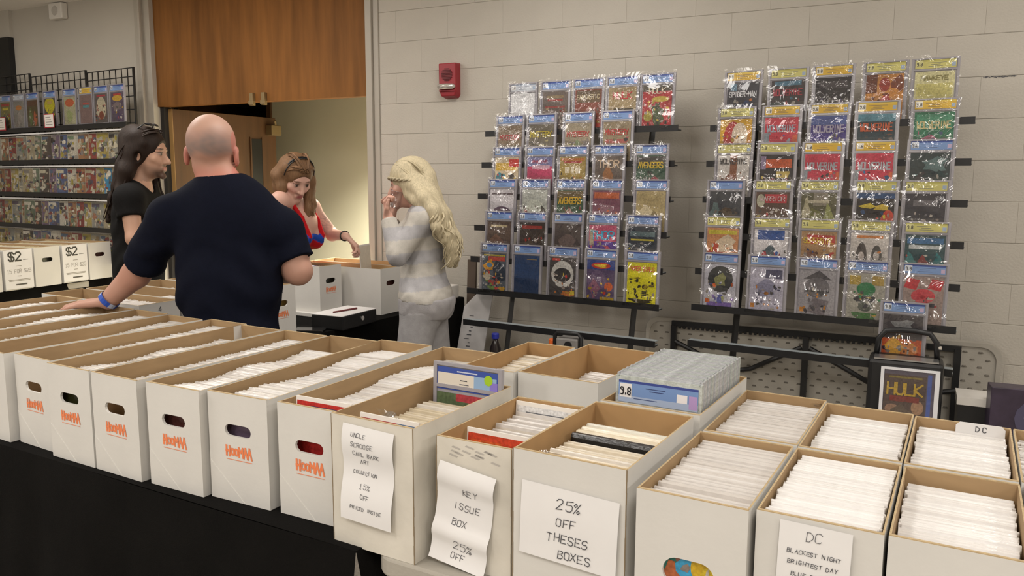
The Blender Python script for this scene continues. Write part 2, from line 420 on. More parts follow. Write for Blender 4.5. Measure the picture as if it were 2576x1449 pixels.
def flap(parent, w, h):
    mb = MB(); z1 = h * .36
    mb.add([(.001, -.0012, .001), (w * .58, -.0012, .001), (.001, -.0012, z1), (.001, 0, .001), (w * .58, 0, .001), (.001, 0, z1)], [(0, 1, 2), (1, 4, 5, 2), (0, 3, 4, 1), (0, 2, 5, 3)])
    mb.build('corner_flap', CARD, parent)
def comic_box(x, y, z, w, d, h, rot, label, card=CARD, kraft=KRAFT, hole=True, logo=True, group=None, hole_z=None, flapped=True, hs=(.045, .0155)):
    global logo_me
    t = thing('comic_box', label, 'box', (x, y, z), rot, group)
    box_body(w, d, h, hole, hole_z, True, hs).build('body', [card, kraft, RIM], t)
    if logo:
        if logo_me is None:
            o = logo_mb().build('printed_logo', FLAT, t, loc=(w * .5, -.0008, h * .475)); logo_me = o.data
        else: link('printed_logo', logo_me, t, (w * .5, -.0008, h * .475))
    if flapped: flap(t, w, h)
    return t

TZ = .74; BH = .2865
# single comics: six shared meshes per kind, each comic an object of its own
def comic_mb(mb, w, h, th, top, cov, M=None, bag=True):
    """bagged and boarded comic: x -w/2..w/2, y 0..th, z 0..h"""
    mb.M = M; x0, x1 = -w / 2, w / 2
    white = top
    b = h * .965
    mb.add([(x0, 0, 0), (x1, 0, 0), (x1, 0, b), (x0, 0, b)], [(0, 1, 2, 3)], 0, cov)
    mb.add([(x0, th, 0), (x0, th, b), (x1, th, b), (x1, th, 0), (x0, 0, 0), (x0, 0, b), (x1, 0, 0), (x1, 0, b)], [(0, 1, 2, 3), (4, 5, 1, 0), (6, 3, 2, 7)], 0, white)
    # rounded fold of the bag along the top
    k = random.uniform(-.1, .1) * th
    p = [(0, b), (th * .16, h * .992), (th * .44 + k, h * .9975), (th * .8, h), (th, h * .990)]
    mb.add([(x0, th, b), (x1, th, b), (x1, th, h * .99), (x0, th, h * .99)], [(0, 1, 2, 3)], 0, white)
    for (a, za), (c, zc) in zip(p, p[1:]): mb.add([(x0, a, za), (x1, a, za), (x1, c, zc), (x0, c, zc)], [(0, 1, 2, 3)], 0, white)
    for xx in (x0, x1): mb.poly([(xx, a, za) for a, za in p], 0, white)
    mb.M = None
def comic_variants(n, w, h, th, tones, covers, m):
    out = []
    for i in range(n):
        mb = MB(); comic_mb(mb, w, h * random.uniform(.985, 1.0), th, random.choice(tones), random.choice(covers))
        o = mb.build('bagged_comic', m); out.append(o.data); bpy.data.objects.remove(o)
    return out
W1 = [lin(c) for c in ('#dcd8d4', '#d6d1cc', '#dfdcd9', '#cfc9c3', '#d9d4cc')]
CR = [lin(c) for c in ('#d6cab4', '#cdc0a6', '#dad1c0', '#c8bca8', '#d8d1c6')]
CV = [lin(c) for c in ('#efe9df', '#d8cfc2', '#e4ddd2', '#c9bfae')]
VW = comic_variants(6, .170, .262, .0062, W1, CV, COMIC)
VS = comic_variants(6, .172, .266, .0064, [lin(c) for c in ('#f0eeec', '#eae7e4', '#f4f3f1')], CV, SHINY)  # whiter than the other comics: highlights are painted into these tones
VC = comic_variants(6, .180, .262, .0070, CR, CV, COMIC)
def fill(box, w, d, h, n, ys, ye, var, zlift, label, group, tilt=.05, wscale=1.0, name='bagged_comic', dip=None):
    """n comics standing in a box; zlift = how far their tops end below the rim"""
    for i in range(n):
        f = i / max(n - 1, 1)
        yy = ys + (ye - ys) * f
        o = link(name, random.choice(var))
        tl = tilt + random.uniform(-.012, .012)
        dz = (dip(f) if dip else 0) + random.uniform(-.004, .003)
        hh = o.data.vertices[0].co  # base at z = 0
        z0 = h - zlift - .262 * math.cos(tl) + dz
        # stand on the box floor: stretch the part that nobody sees instead of letting it hover
        s = (h - zlift + dz - .0125) / (.262 * math.cos(tl)) if z0 < .0125 or True else 1
        o.scale = (wscale, 1, s)
        o.matrix_world = box.matrix_basis @ Matrix.Translation((w / 2 + random.uniform(-.0035, .0035), yy, .0125)) @ Matrix.Rotation(-tl, 4, 'X') @ Matrix.Diagonal((wscale, 1, s, 1))
        tag(o, label, 'comic', group)
rest = MB(); CVF = [lin(c) for c in ('#3c3c34', '#6c5c70', '#34341c', '#54302c', '#7c6c3c')]
def mass(box, w, d, h, n, ys, ye, tones, zlift, tilt=.08, dip=None, wid=.170):
    for i in range(n):
        f = i / max(n - 1, 1); yy = ys + (ye - ys) * f
        tl = tilt + random.uniform(-.02, .02); dz = (dip(f) if dip else 0) + random.uniform(-.0025, .0015)
        hh = (h - zlift + dz - .0125) / math.cos(tl)
        M = box.matrix_basis @ Matrix.Translation((w / 2 + random.uniform(-.004, .004), yy, .0125)) @ Matrix.Rotation(-tl, 4, 'X')
        comic_mb(rest, wid, hh, .0058, random.choice(tones), random.choice(CVF) if i == 0 else random.choice(CV), M)

# ---- left row of long boxes on the black cloth
Ld = [('far', -3.985), ('m4', -3.755), ('m3', -3.530), ('m2', -3.300), ('m1', -3.070), ('L0', -2.800)]
LB = {}
def lbox(k, x, y, w, d, rot, lab, **kw):
    b = comic_box(x, y, TZ + .004, w, d, BH, rot, lab, group='long white comic boxes in the row on the black cloth', **kw)
    b_m = Matrix.Translation(b.location) @ Matrix.Rotation(rot, 4, 'Z'); b.matrix_basis = b_m
    LB[k] = (b, w, d)
    return b
lbox('m3', -3.70, 1.40, .205, .75, -.02, 'long white comic box at the far left end of the row on black cloth')
lbox('m2', -3.470, 1.365, .205, .742, -.02, 'long white box left of the one the leaning man rests his hand on')
lbox('m1', -3.243, 1.352, .205, .74, -.02, 'long white box under the leaning man\'s fingertips, full of comics')
lbox('m0', -3.018, 1.345, .205, .74, -.02, 'long white box behind the cut-off one, under the man\'s wrist')
lbox('L0', -2.797, 1.335, .205, .735, -.025, 'white box cut off by the left photo edge, empty at its front', logo=False)
lbox('L1', -2.572, 1.351, .202, .738, -.030, 'long white box, first whole one from the left, front end empty')
lbox('L2', -2.354, 1.327, .206, .736, -.001, 'second whole long white box from the left, comics up to its front')
lbox('L3', -2.138, 1.327, .204, .741, -.007, 'third whole long white box from the left, dark gap beside it')
lbox('L4', -1.904, 1.334, .205, .744, .026, 'fourth whole long white box, packed evenly, colours behind its handle hole')
lbox('L5', -1.687, 1.357, .204, .753, .048, 'long white box with the brightest orange print, two left of the first sign')
lbox('L6', -1.452, 1.372, .200, .750, .030, 'long white box with a red comic at its front, beside the first sign', hole_z=.185)
wave = lambda a, n, p: (lambda f: a * math.sin(f * n * PI + p) - abs(a))
for k, n, s, e, zl, tl, dp in (('m3', 100, .02, .70, .018, .05, wave(.006, 3, 0)), ('m2', 100, .02, .70, .02, .05, wave(.006, 3, 1)), ('m1', 95, .02, .69, .016, .06, wave(.007, 3, 1)),
                               ('m0', 75, .16, .70, .020, .12, lambda f: -.012 * (1 - f)), ('L0', 58, .34, .70, .022, .16, lambda f: -.03 * (1 - f) ** 2), ('L1', 80, .135, .70, .022, .13, lambda f: -.018 * (1 - f)),
                               ('L2', 95, .012, .60, .028, .07, wave(.006, 4, .4)), ('L3', 88, .075, .71, .030, .12, lambda f: -.014 * (1 - f)), ('L4', 92, .014, .585, .022, .08, wave(.006, 4, 1.2)),
                               ('L5', 98, .022, .725, .020, .07, wave(.008, 3, .6)), ('L6', 90, .055, .715, .026, .10, wave(.008, 3, 2.2))):
    b, w_, d_ = LB[k]
    mass(b, w_, d_, BH, n, s, e, W1, zl, tl, dp)
# ---- right-hand boxes on the bare folding table
RB = {}
MH = .3065
def rbox(k, x, y, z, w, d, h, rot, lab, **kw):
    b = comic_box(x, y, z, w, d, h, rot, lab, logo=False, flapped=False, **kw)
    b.matrix_basis = Matrix.Translation((x, y, z)) @ Matrix.Rotation(rot, 4, 'Z'); RB[k] = (b, w, d, h); return b
T2Z = .7405
rbox('R1', -1.234, 1.327, T2Z, .233, .414, MH, -.012, 'wide worn white box with the handwritten fifteen percent off art sign', card=CARDW, hole=False)
rbox('R2', -.969, 1.366, T2Z, .187, .362, BH, .004, 'smudged white box with the handwritten key issue sign', card=CARDW, kraft=KRAFTO, hole=False)
rbox('R3', -.757, 1.330, T2Z, .242, .392, MH, -.012, 'wide white box with the sign offering 25 percent off these boxes', kraft=KRAFTO, hole=False)
rbox('R4', -.487, 1.305, T2Z, .199, .379, BH, -.006, 'white box with a big cut-out hole showing a colourful comic', hole_z=.146, hs=(.047, .027))
rbox('R5', -.278, 1.317, T2Z, .196, .360, BH, .002, 'white box with the taped sign headed DC', hole=False)
rbox('R6', -.076, 1.320, T2Z, .190, .354, BH, .004, 'plain white box at the bottom right corner, right of the DC sign', hole=False)
rbox('R7', .122, 1.325, T2Z, .192, .354, BH, .004, 'white box mostly outside the right edge of the photo, front row', hole=False)
rbox('S1', -1.238, 1.875, T2Z, .170, .390, MH, -.01, 'brown-rimmed white box of old comics behind the upright slab', kraft=KRAFTO, hole=False)
rbox('S2', -1.062, 1.890, T2Z, .246, .440, MH, -.034, 'torn-rimmed half-empty white box just left of the row of slabs', kraft=KRAFTO, hole=False)
rbox('S3', -.747, 1.738, T2Z, .246, .415, MH, -.012, 'white box packed with clear graded slabs standing on edge', kraft=KRAFTO, hole=False)
rbox('S4', -.481, 1.695, T2Z, .200, .396, BH, .003, 'white box of comics right of the slab box, back row', hole=False)
rbox('S5', -.279, 1.690, T2Z, .196, .378, BH, .002, 'back row white box of shiny comics in front of the framed comic', hole=False)
rbox('S6', -.080, 1.688, T2Z, .192, .368, BH, .0, 'back row white box with the DC divider tab', hole=False)
rbox('S7', .116, 1.690, T2Z, .192, .366, BH, .0, 'white box at the right photo edge, back row', hole=False)
def bx(k): return RB[k]
fill(*bx('R4'), 45, .022, .345, VW, .014, 'white bagged comic in the box with the big cut-out hole', 'comics in the box with the cut-out hole', .06, 1.06)
fill(*bx('R5'), 43, .014, .325, VS, .012, 'shiny bagged comic in the box with the taped DC sign', 'comics in the box with the DC sign', .07, 1.02)
fill(*bx('R6'), 40, .014, .315, VS, .030, 'shiny bagged comic in the plain box at the bottom right corner', 'comics in the bottom right box', .06, 1.0)
fill(*bx('S4'), 44, .012, .362, VW, .014, 'white bagged comic in the back box right of the slab box', 'comics in the box right of the slabs', .06, 1.05)
fill(*bx('S5'), 40, .012, .345, VS, .024, 'shiny bagged comic in the box in front of the framed comic', 'comics in the box below the framed comic', .06, 1.0)
fill(*bx('S6'), 38, .012, .335, VS, .024, 'shiny bagged comic in the box with the DC divider tab', 'comics in the box with the DC divider', .06, 1.0)
fill(*bx('R1'), 17, .055, .305, VC, .046, 'cream-edged bagged comic in the box with the art sign', 'comics in the art sign box', .16, 1.08, dip=lambda f: -.012 * (1 - f))
fill(*bx('R2'), 13, .108, .300, VW, .030, 'white bagged comic in the box with the key issue sign', 'comics in the key issue box', .12, .96, dip=lambda f: -.010 * (1 - f))
fill(*bx('R3'), 15, .016, .175, VC, .026, 'cream bagged comic at the front of the box with the 25 percent sign', 'front comics in the 25 percent box', .10, 1.12, dip=lambda f: -.012 * f)
b, w_, d_, h_ = bx('R7'); mass(b, w_, d_, h_, 50, .014, .33, W1, .02, .06)
b, w_, d_, h_ = bx('S7'); mass(b, w_, d_, h_, 50, .014, .345, W1, .02, .06)
b, w_, d_, h_ = bx('S1'); mass(b, w_, d_, h_, 40, .05, .33, CR, .035, .12, lambda f: -.02 * (1 - f), .155)
b, w_, d_, h_ = bx('S2'); mass(b, w_, d_, h_, 34, .10, .36, W1, .075, .14, lambda f: -.03 * (1 - f), .190)
# thick old comics and a black one in the middle of the 25 percent box
t3 = bx('R3')
for yy, th, c, lab in ((.195, .020, '#1c1a18', 'thin black-backed comic inside the 25 percent box'), (.218, .022, '#e4d8bd', 'thick cream comic behind the black one in the 25 percent box'),
                       (.246, .020, '#ebe3cf', 'second thick cream comic in the 25 percent box'), (.274, .014, '#d9d6c8', 'rearmost pale comic in the 25 percent box')):
    mb = MB(); comic_mb(mb, .205, .268, th, lin(c), lin(c), None); o = mb.build('bagged_comic', COMIC)
    o.matrix_world = t3[0].matrix_basis @ Matrix.Translation((t3[1] / 2, yy, .0125)) @ Matrix.Rotation(-.10, 4, 'X'); tag(o, lab, 'comic')

# ------------------------------------------------------------------ printed covers
def cover_mb(mb, x0, z0, w, h, y, spec, detail=0):
    """spec = (background, [(kind, x, z, sx, sz, colour), ...], [(text, z, height, colour)]); positions 0..1 on the cover"""
    bg, shp, txt = spec
    mb.poly([(x0, y, z0), (x0 + w, y, z0), (x0 + w, y, z0 + h), (x0, y, z0 + h)], 0, lin(bg))
    k = 1
    for s in shp:
        kind, cx, cz, sx, sz, c = s; c = lin(c); yy = y - .00010 * k; k += 1
        X, Z, SX, SZ = x0 + cx * w, z0 + cz * h, sx * w / 2, sz * h / 2
        if kind == 'r': P = [(X - SX, Z - SZ), (X + SX, Z - SZ), (X + SX, Z + SZ), (X - SX, Z + SZ)]
        elif kind == 'e': P = [(X + SX * math.cos(a * PI / 8), Z + SZ * math.sin(a * PI / 8)) for a in range(16)]
        elif kind == 't': P = [(X - SX, Z - SZ), (X + SX, Z - SZ), (X + SX * .1, Z + SZ)]
        elif kind == 'd': P = [(X - SX, Z - SZ * .6), (X + SX * .6, Z - SZ), (X + SX, Z + SZ * .7), (X - SX * .5, Z + SZ)]
        else:
            P = [(X + SX * (1 + .35 * math.sin(a * 2.3 + cx * 9)) * math.cos(a * PI / 5), Z + SZ * (1 + .35 * math.sin(a * 1.7 + cz * 7)) * math.sin(a * PI / 5)) for a in range(10)]
        P = [(min(max(a, x0), x0 + w), min(max(b, z0), z0 + h)) for a, b in P]
        mb.poly([(a, yy, b) for a, b in P], 0, c)
    if detail:
        pal = [bg] + [q[5] for q in shp] + ['#b8b0a4', '#4c4846', '#8c8078']
        for i in range(detail):
            c = lin(random.choice(pal)); b_ = random.uniform(.55, 1.35); c = tuple(min(v * b_, 1) for v in c); yy = y - .00010 * k - .00002 * i
            X, Z = x0 + w * random.uniform(.06, .94), z0 + h * random.uniform(.05, .60); a, b_ = w * random.uniform(.02, .10), h * random.uniform(.012, .06); an = random.uniform(0, 3.1)
            P = [(X + a * math.cos(an + t_) * (1 if t_ % 2 < 1 else .5), Z + b_ * math.sin(an + t_)) for t_ in (0, 1.3, 2.4, 3.6, 5.0)]
            mb.poly([(min(max(p, x0), x0 + w), yy, min(max(q, z0), z0 + h)) for p, q in P], 0, c)
    for s, tz, th, c in txt:
        th *= .86
        wide = min(.7, (w * .86 / max(len(s), 1)) / (th * h) / 1.22)
        text(mb, s, x0 + w / 2, z0 + tz * h, th * h, y - .0022, th * h * .17, 0, lin(c), wide, gap=.22)
def busy(bg, pal, n=12):
    return (bg, [(random.choice('bbedt'), random.uniform(.1, .9), random.uniform(.06, .85), random.uniform(.10, .38), random.uniform(.06, .24), random.choice(pal)) for _ in range(n)], [])

SW, SH = .200, .298
def sleeve_mb(seed):
    r = random.Random(seed); mb = MB(); nx, nz = 7, 11; P = []
    for j in range(nz + 1):
        for i in range(nx + 1):
            x = -.106 + .212 * i / nx; z = -.002 + (SH + .016) * j / nz
            e = (i in (0, nx)) or (j in (0, nz))
            yy = -.0135 - (0 if e else r.uniform(.0, .011)) - (.006 * math.sin(j * 1.3 + seed + i * .4) if not e else 0) - .005
            P.append((x + r.uniform(-.002, .002), yy, z))
    F = [(j * (nx + 1) + i, j * (nx + 1) + i + 1, (j + 1) * (nx + 1) + i + 1, (j + 1) * (nx + 1) + i) for j in range(nz) for i in range(nx)]
    mb.add(P, F); return mb
SLV = []
for s in range(6):
    o = sleeve_mb(s).build('sleeve', FILM2 if s % 3 == 0 else FILM, smooth=True); SLV.append(o.data); bpy.data.objects.remove(o)
m = MB()
m.box(-SW / 2, -.004, 0, SW / 2, .004, SH)
for a in ((-SW / 2, 0, -SW / 2 + .010, SH), (SW / 2 - .010, 0, SW / 2, SH), (-SW / 2 + .010, 0, SW / 2 - .010, .010), (-SW / 2 + .010, SH - .007, SW / 2 - .010, SH), (-SW / 2 + .010, SH - .058, SW / 2 - .010, SH - .050)):
    m.box(a[0], -.009, a[1], a[2], -.004, a[3])
o = m.build('case', CASE); CASE_ME = o.data; bpy.data.objects.remove(o)
LBL = {}
def label_me(kind):
    if kind in LBL: return LBL[kind]
    mb = MB(); z0 = SH - .048; z1 = SH - .008; y = -.0062
    c = {'b': ('#7f9fd0', '#35509c', '#dfe4ec'), 'y': ('#dcb43c', '#e2c65c', '#f0ecdf'), 'p': ('#cfc878', '#bdb660', '#d8d394'), 'w': ('#c9cfd8', '#8f9cb0', '#e8e8e8')}[kind]
    mb.poly([(-.085, y, z0), (.085, y, z0), (.085, y, z1), (-.085, y, z1)], 0, lin(c[0]))
    mb.poly([(-.085, y - .0002, z1 - .008), (.085, y - .0002, z1 - .008), (.085, y - .0002, z1), (-.085, y - .0002, z1)], 0, lin(c[1]))
    mb.poly([(-.082, y - .0003, z0 + .008), (-.052, y - .0003, z0 + .008), (-.052, y - .0003, z1 - .004), (-.082, y - .0003, z1 - .004)], 0, lin(c[2]))
    text(mb, '9.8', -.067, z0 + .013, .014, y - .0006, .0022, 0, lin('#26242a'), .45)
    for i, (a, b_) in enumerate(((-.03, .03), (-.02, .02), (-.04, .045))): mb.poly([(a, y - .0004, z0 + .009 + i * .008), (b_, y - .0004, z0 + .009 + i * .008), (b_, y - .0004, z0 + .0105 + i * .008), (a, y - .0004, z0 + .0105 + i * .008)], 0, lin('#4a5272'))
    mb.poly([(.066, y - .0004, z0 + .006), (.082, y - .0004, z0 + .006), (.082, y - .0004, z0 + .024), (.066, y - .0004, z0 + .024)], 0, lin('#cdb6d2' if kind == 'b' else '#9fb0c8'))
    o = mb.build('grade_label', FLAT); LBL[kind] = o.data; bpy.data.objects.remove(o); return LBL[kind]
desc_plain = lambda sp: len(sp[1]) < 3
def slab(loc, rot, kind, spec, label, group, tilt=.055):
    t = thing('graded_comic', label, 'comic', loc, (-tilt, 0, rot), group)
    link('case', CASE_ME, t); link('grade_label', label_me(kind), t)
    mb = MB(); cover_mb(mb, -.083, .014, .166, .222, -.0062, spec, 0 if desc_plain(spec) else 26); mb.build('cover', PRINT, t)
    link('sleeve', random.choice(SLV), t)
    return t

# ------------------------------------------------------------------ the two tiered racks
def rack(origin, rot, label, posts, lowest):
    t = thing('display_rack', label, 'rack', origin, rot)
    for k in range(7):
        yb = -(.05 + .04 * k); zb = 1.856 - .1885 * k - .0155
        L0, L1 = (.0, 1.235) if k < 6 else (.0, lowest)
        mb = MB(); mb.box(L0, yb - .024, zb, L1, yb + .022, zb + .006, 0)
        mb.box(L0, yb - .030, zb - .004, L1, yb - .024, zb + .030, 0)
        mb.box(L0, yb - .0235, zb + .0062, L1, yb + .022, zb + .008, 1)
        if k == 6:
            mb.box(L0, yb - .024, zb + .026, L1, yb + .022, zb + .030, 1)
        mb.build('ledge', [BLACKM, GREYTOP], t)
    for x in posts:
        mb = MB()
        A = V((x, .00, 1.90)); B = V((x, -.315, .33))
        d = V((0, .03, 0))
        mb.tube([A + d, B + d], .017, 4); mb.tube([B + d, (x, -.40, .02)], .017, 4)
        mb.build('upright', BLACKM, t)
        mb = MB(); mb.box(x - .02, -.47, 0, x + .02, -.10, .035); mb.build('foot', BLACKM, t)
    return t
RKR = -.042
OL, OR = V((-2.611, 4.308, 0)), V((-1.243, 4.388, 0))
rack(OL, RKR, 'black tiered metal rack of graded comics nearer the fire alarm', (.262, 1.052), 1.235)
rack(OR, RKR, 'black tiered metal rack of graded comics in front of the folded table', (.215, .98), 1.235)
R_ = 'r'; E_ = 'e'; T_ = 't'; D_ = 'd'; B_ = 'b'
def bars(c, z=.86, n=2): return [('r', .5, z - i * .05, .7, .03, c) for i in range(n)]
LEFT = [
 [(.254, 'w', ('#e2e2e4', [], []), 'washed-out silvery white'), (.474, 'b', ('#6e625c', [(R_, .5, .86, .7, .07, '#8c7a5c'), (R_, .5, .78, .6, .05, '#a0423c'), (R_, .5, .6, .8, .05, '#9c4a44'), (B_, .45, .25, .8, .5, '#8a7c78')], []), 'dull brown and grey'),  # first cover is flat near-white: glare painted in place of its print
  (.689, 'b', ('#8a4a3c', [(R_, .5, .82, .9, .3, '#6e5a44'), (R_, .5, .12, 1, .25, '#b84234'), (R_, .55, .3, .5, .06, '#c89a3c')], [('FANTASTIC', .76, .12, '#d8c8a0')]), 'brown and red'),
  (.899, 'b', ('#a8946e', [(R_, .55, .42, .7, .13, '#4a4234'), (E_, .25, .35, .25, .16, '#b89c70')], [('HULK', .72, .18, '#c8343c')]), 'tan cover with red title'),
  (1.104, 'b', ('#b4363a', [(R_, .5, .93, 1, .16, '#4c4438'), (E_, .62, .66, .6, .14, '#c8b04a'), (E_, .2, .25, .3, .24, '#a89c40'), (B_, .55, .28, .45, .5, '#4e5c3a')], [('HULK', .80, .15, '#e6dcc4')]), 'red and green cover')],
 [(.19, 'b', ('#8f7c66', [(R_, .5, .28, .8, .4, '#75684c'), (R_, .5, .2, .9, .04, '#a83c34')], [('MYSTERY', .62, .15, '#b83c3c')]), 'tan cover with dark red title'),
  (.406, 'b', ('#746c5e', [(R_, .3, .3, .35, .2, '#8c8878'), (R_, .72, .32, .4, .2, '#a0946c'), (E_, .5, .35, .3, .3, '#a49468')], [('MYSTERY', .68, .16, '#c8b43c')]), 'grey cover with yellow title'),
  (.648, 'b', ('#a39780', [(E_, .25, .4, .35, .2, '#a8a060'), (R_, .8, .35, .3, .4, '#8a8078'), (B_, .5, .4, .3, .3, '#8f9c78')], [('MYSTERY', .66, .14, '#c04a46')]), 'pale tan cover with red title'),
  (.889, 'b', ('#9c8c70', [(R_, .5, .52, .8, .1, '#b0605a'), (B_, .6, .25, .4, .3, '#b4a040'), (B_, .2, .3, .3, .25, '#7a7458')], [('MYSTERY', .68, .15, '#c83c3c')]), 'tan cover with red title and yellow corner')],
 [(.193, 'b', ('#d6c4a4', [(R_, .5, .75, .9, .2, '#d8b03c'), (R_, .8, .85, .4, .2, '#d23c34'), (E_, .2, .45, .3, .3, '#4c94a8'), (E_, .7, .45, .3, .25, '#4c4440'), (E_, .85, .3, .25, .3, '#c8a84c')], []), 'cream, red and yellow'),
  (.421, 'b', ('#c04468', [(R_, .5, .88, 1, .24, '#7c7ea8'), (R_, .55, .74, .7, .10, '#c8a0b0')], [('AMAZING', .84, .09, '#b83c50')]), 'pink and blue'),
  (.637, 'b', ('#a8904c', [(R_, .5, .93, .9, .06, '#c87838'), (R_, .5, .86, .7, .05, '#b04038'), (B_, .4, .3, .7, .2, '#4f9088'), (R_, .5, .1, 1, .2, '#a8983c'), (R_, .3, .66, .18, .16, '#d8ccb0'), (R_, .5, .66, .12, .18, '#cfc2a4'), (R_, .7, .65, .18, .15, '#d8ccb0')], []), 'olive and teal'),
  (.862, 'b', ('#6c6058', [(B_, .5, .4, .4, .6, '#a8744c'), (E_, .55, .2, .3, .25, '#c0603c')], [('THOR', .72, .2, '#d0b89c')]), 'brown and orange'),
  (1.11, 'b', ('#3c5a48', [(R_, .5, .88, 1, .2, '#4c4844'), (E_, .65, .35, .3, .3, '#a03c48'), (B_, .3, .2, .5, .3, '#56608c')], [('AVENGERS', .70, .16, '#d8b83c')]), 'green cover with yellow title')],
 [(.186, 'b', ('#cfcace', [(R_, .5, .88, .9, .04, '#5c4c50'), (E_, .5, .30, .9, .5, '#5a4258')], []), 'white cover with a purple mound'),
  (.413, 'b', ('#b9bcb4', [(E_, .5, .5, .7, .5, '#c8ccc0'), (B_, .15, .35, .25, .3, '#a0483c'), (B_, .85, .35, .35, .4, '#54504c')], []), 'pale grey cover with red and dark corners'),
  (.644, 'b', ('#3f5c46', [(R_, .5, .88, 1, .2, '#6c5c3c'), (B_, .55, .3, .4, .4, '#9c3c40'), (R_, .5, .06, 1, .12, '#3c3c44')], [('AVENGERS', .66, .18, '#d8b034')]), 'green and red cover with yellow title'),
  (.872, 'b', ('#7a4a5c', [(R_, .5, .88, .9, .15, '#c0643c'), (B_, .5, .25, .5, .3, '#b05838'), (E_, .5, .55, .5, .2, '#8c6470')], []), 'mauve and orange'),
  (1.132, 'b', ('#b09e70', [(B_, .4, .35, .7, .5, '#cfc09c'), (B_, .7, .3, .4, .4, '#8c7c54')], []), 'sandy tan')],  # pale blob is glare painted onto the tan cover
 [(.191, 'b', ('#5e4c42', [(B_, .45, .35, .7, .5, '#7c5c4c'), (R_, .5, .88, .7, .06, '#c8b890')], []), 'dark brown'),
  (.42, 'b', ('#3c322e', [(B_, .5, .3, .7, .4, '#54483c'), (E_, .6, .12, .5, .15, '#b03428'), (R_, .5, .88, .8, .08, '#a43a32')], []), 'near-black cover with red title'),
  (.654, 'b', ('#4c4240', [(B_, .5, .5, .7, .4, '#6c5c58'), (B_, .4, .25, .4, .3, '#8c4c44')], []), 'charcoal and rust'),
  (.872, 'b', ('#c85a78', [(R_, .5, .3, 1, .6, '#5c3c98'), (R_, .1, .7, .16, .4, '#b0a088'), (B_, .75, .3, .4, .35, '#c85a6c')], [('THOR', .66, .22, '#4cb0d4')]), 'pink and purple'),
  (1.107, 'b', ('#27303e', [(R_, .5, .68, .8, .04, '#c8b83c'), (R_, .5, .82, .85, .12, '#5c7074'), (E_, .6, .3, .4, .2, '#4c5868')], []), 'navy')],
 [(.183, 'b', ('#5a6470', [(R_, .5, .95, .9, .04, '#c8b43c'), (R_, .6, .86, .7, .12, '#d05040'), (B_, .3, .66, .5, .3, '#e0a030'), (E_, .3, .68, .25, .12, '#5c8cb8'), (B_, .7, .45, .6, .6, '#2c3a4c'), (B_, .25, .38, .4, .2, '#d8ccb4'), (B_, .5, .22, .5, .14, '#b84840'), (B_, .45, .08, .4, .12, '#6c8c3c'), (B_, .85, .08, .3, .12, '#d0a034')], []), 'yellow burst over dark blue'),
  (.41, 'b', ('#2c4670', [(R_, .5, .2, 1, .4, '#243a5e'), (R_, .7, .9, .4, .015, '#a88c4c')], []), 'plain deep blue'),
  (.646, 'b', ('#4c4848', [(R_, .25, .95, .3, .06, '#c03c34'), (E_, .5, .58, .86, .68, '#d4d2cc'), (E_, .5, .56, .66, .36, '#3c3a3c'), (B_, .72, .10, .5, .14, '#c8783c'), (R_, .88, .12, .2, .10, '#d0b83c')], []), 'black cover with a pale ring'),
  (.884, 'b', ('#5c4c6c', [(R_, .5, .88, 1, .24, '#3c4c8c'), (E_, .5, .86, .7, .16, '#c84030'), (B_, .5, .86, .5, .09, '#e8c03c'), (B_, .4, .45, .8, .5, '#6c5878'), (B_, .3, .3, .4, .4, '#8c5c70'), (E_, .8, .35, .3, .22, '#d0602c'), (R_, .75, .05, .5, .08, '#b8982c')], []), 'purple cover with blue top'),
  (1.126, 'b', ('#d8cf1c', [(E_, .3, .3, .08, .09, '#2c2818'), (E_, .62, .42, .2, .12, '#4c3c18'), (R_, .6, .26, .16, .03, '#2c2818'), (R_, .6, .22, .16, .03, '#2c2818'), (R_, .6, .30, .16, .03, '#2c2818'), (E_, .85, .45, .2, .06, '#6c5c14'), (B_, .5, .08, .9, .10, '#3c3418'), (B_, .35, .62, .25, .05, '#8c7c18')], [('PAPER GIRLS', .80, .11, '#d8603c')]), 'bright yellow')]]
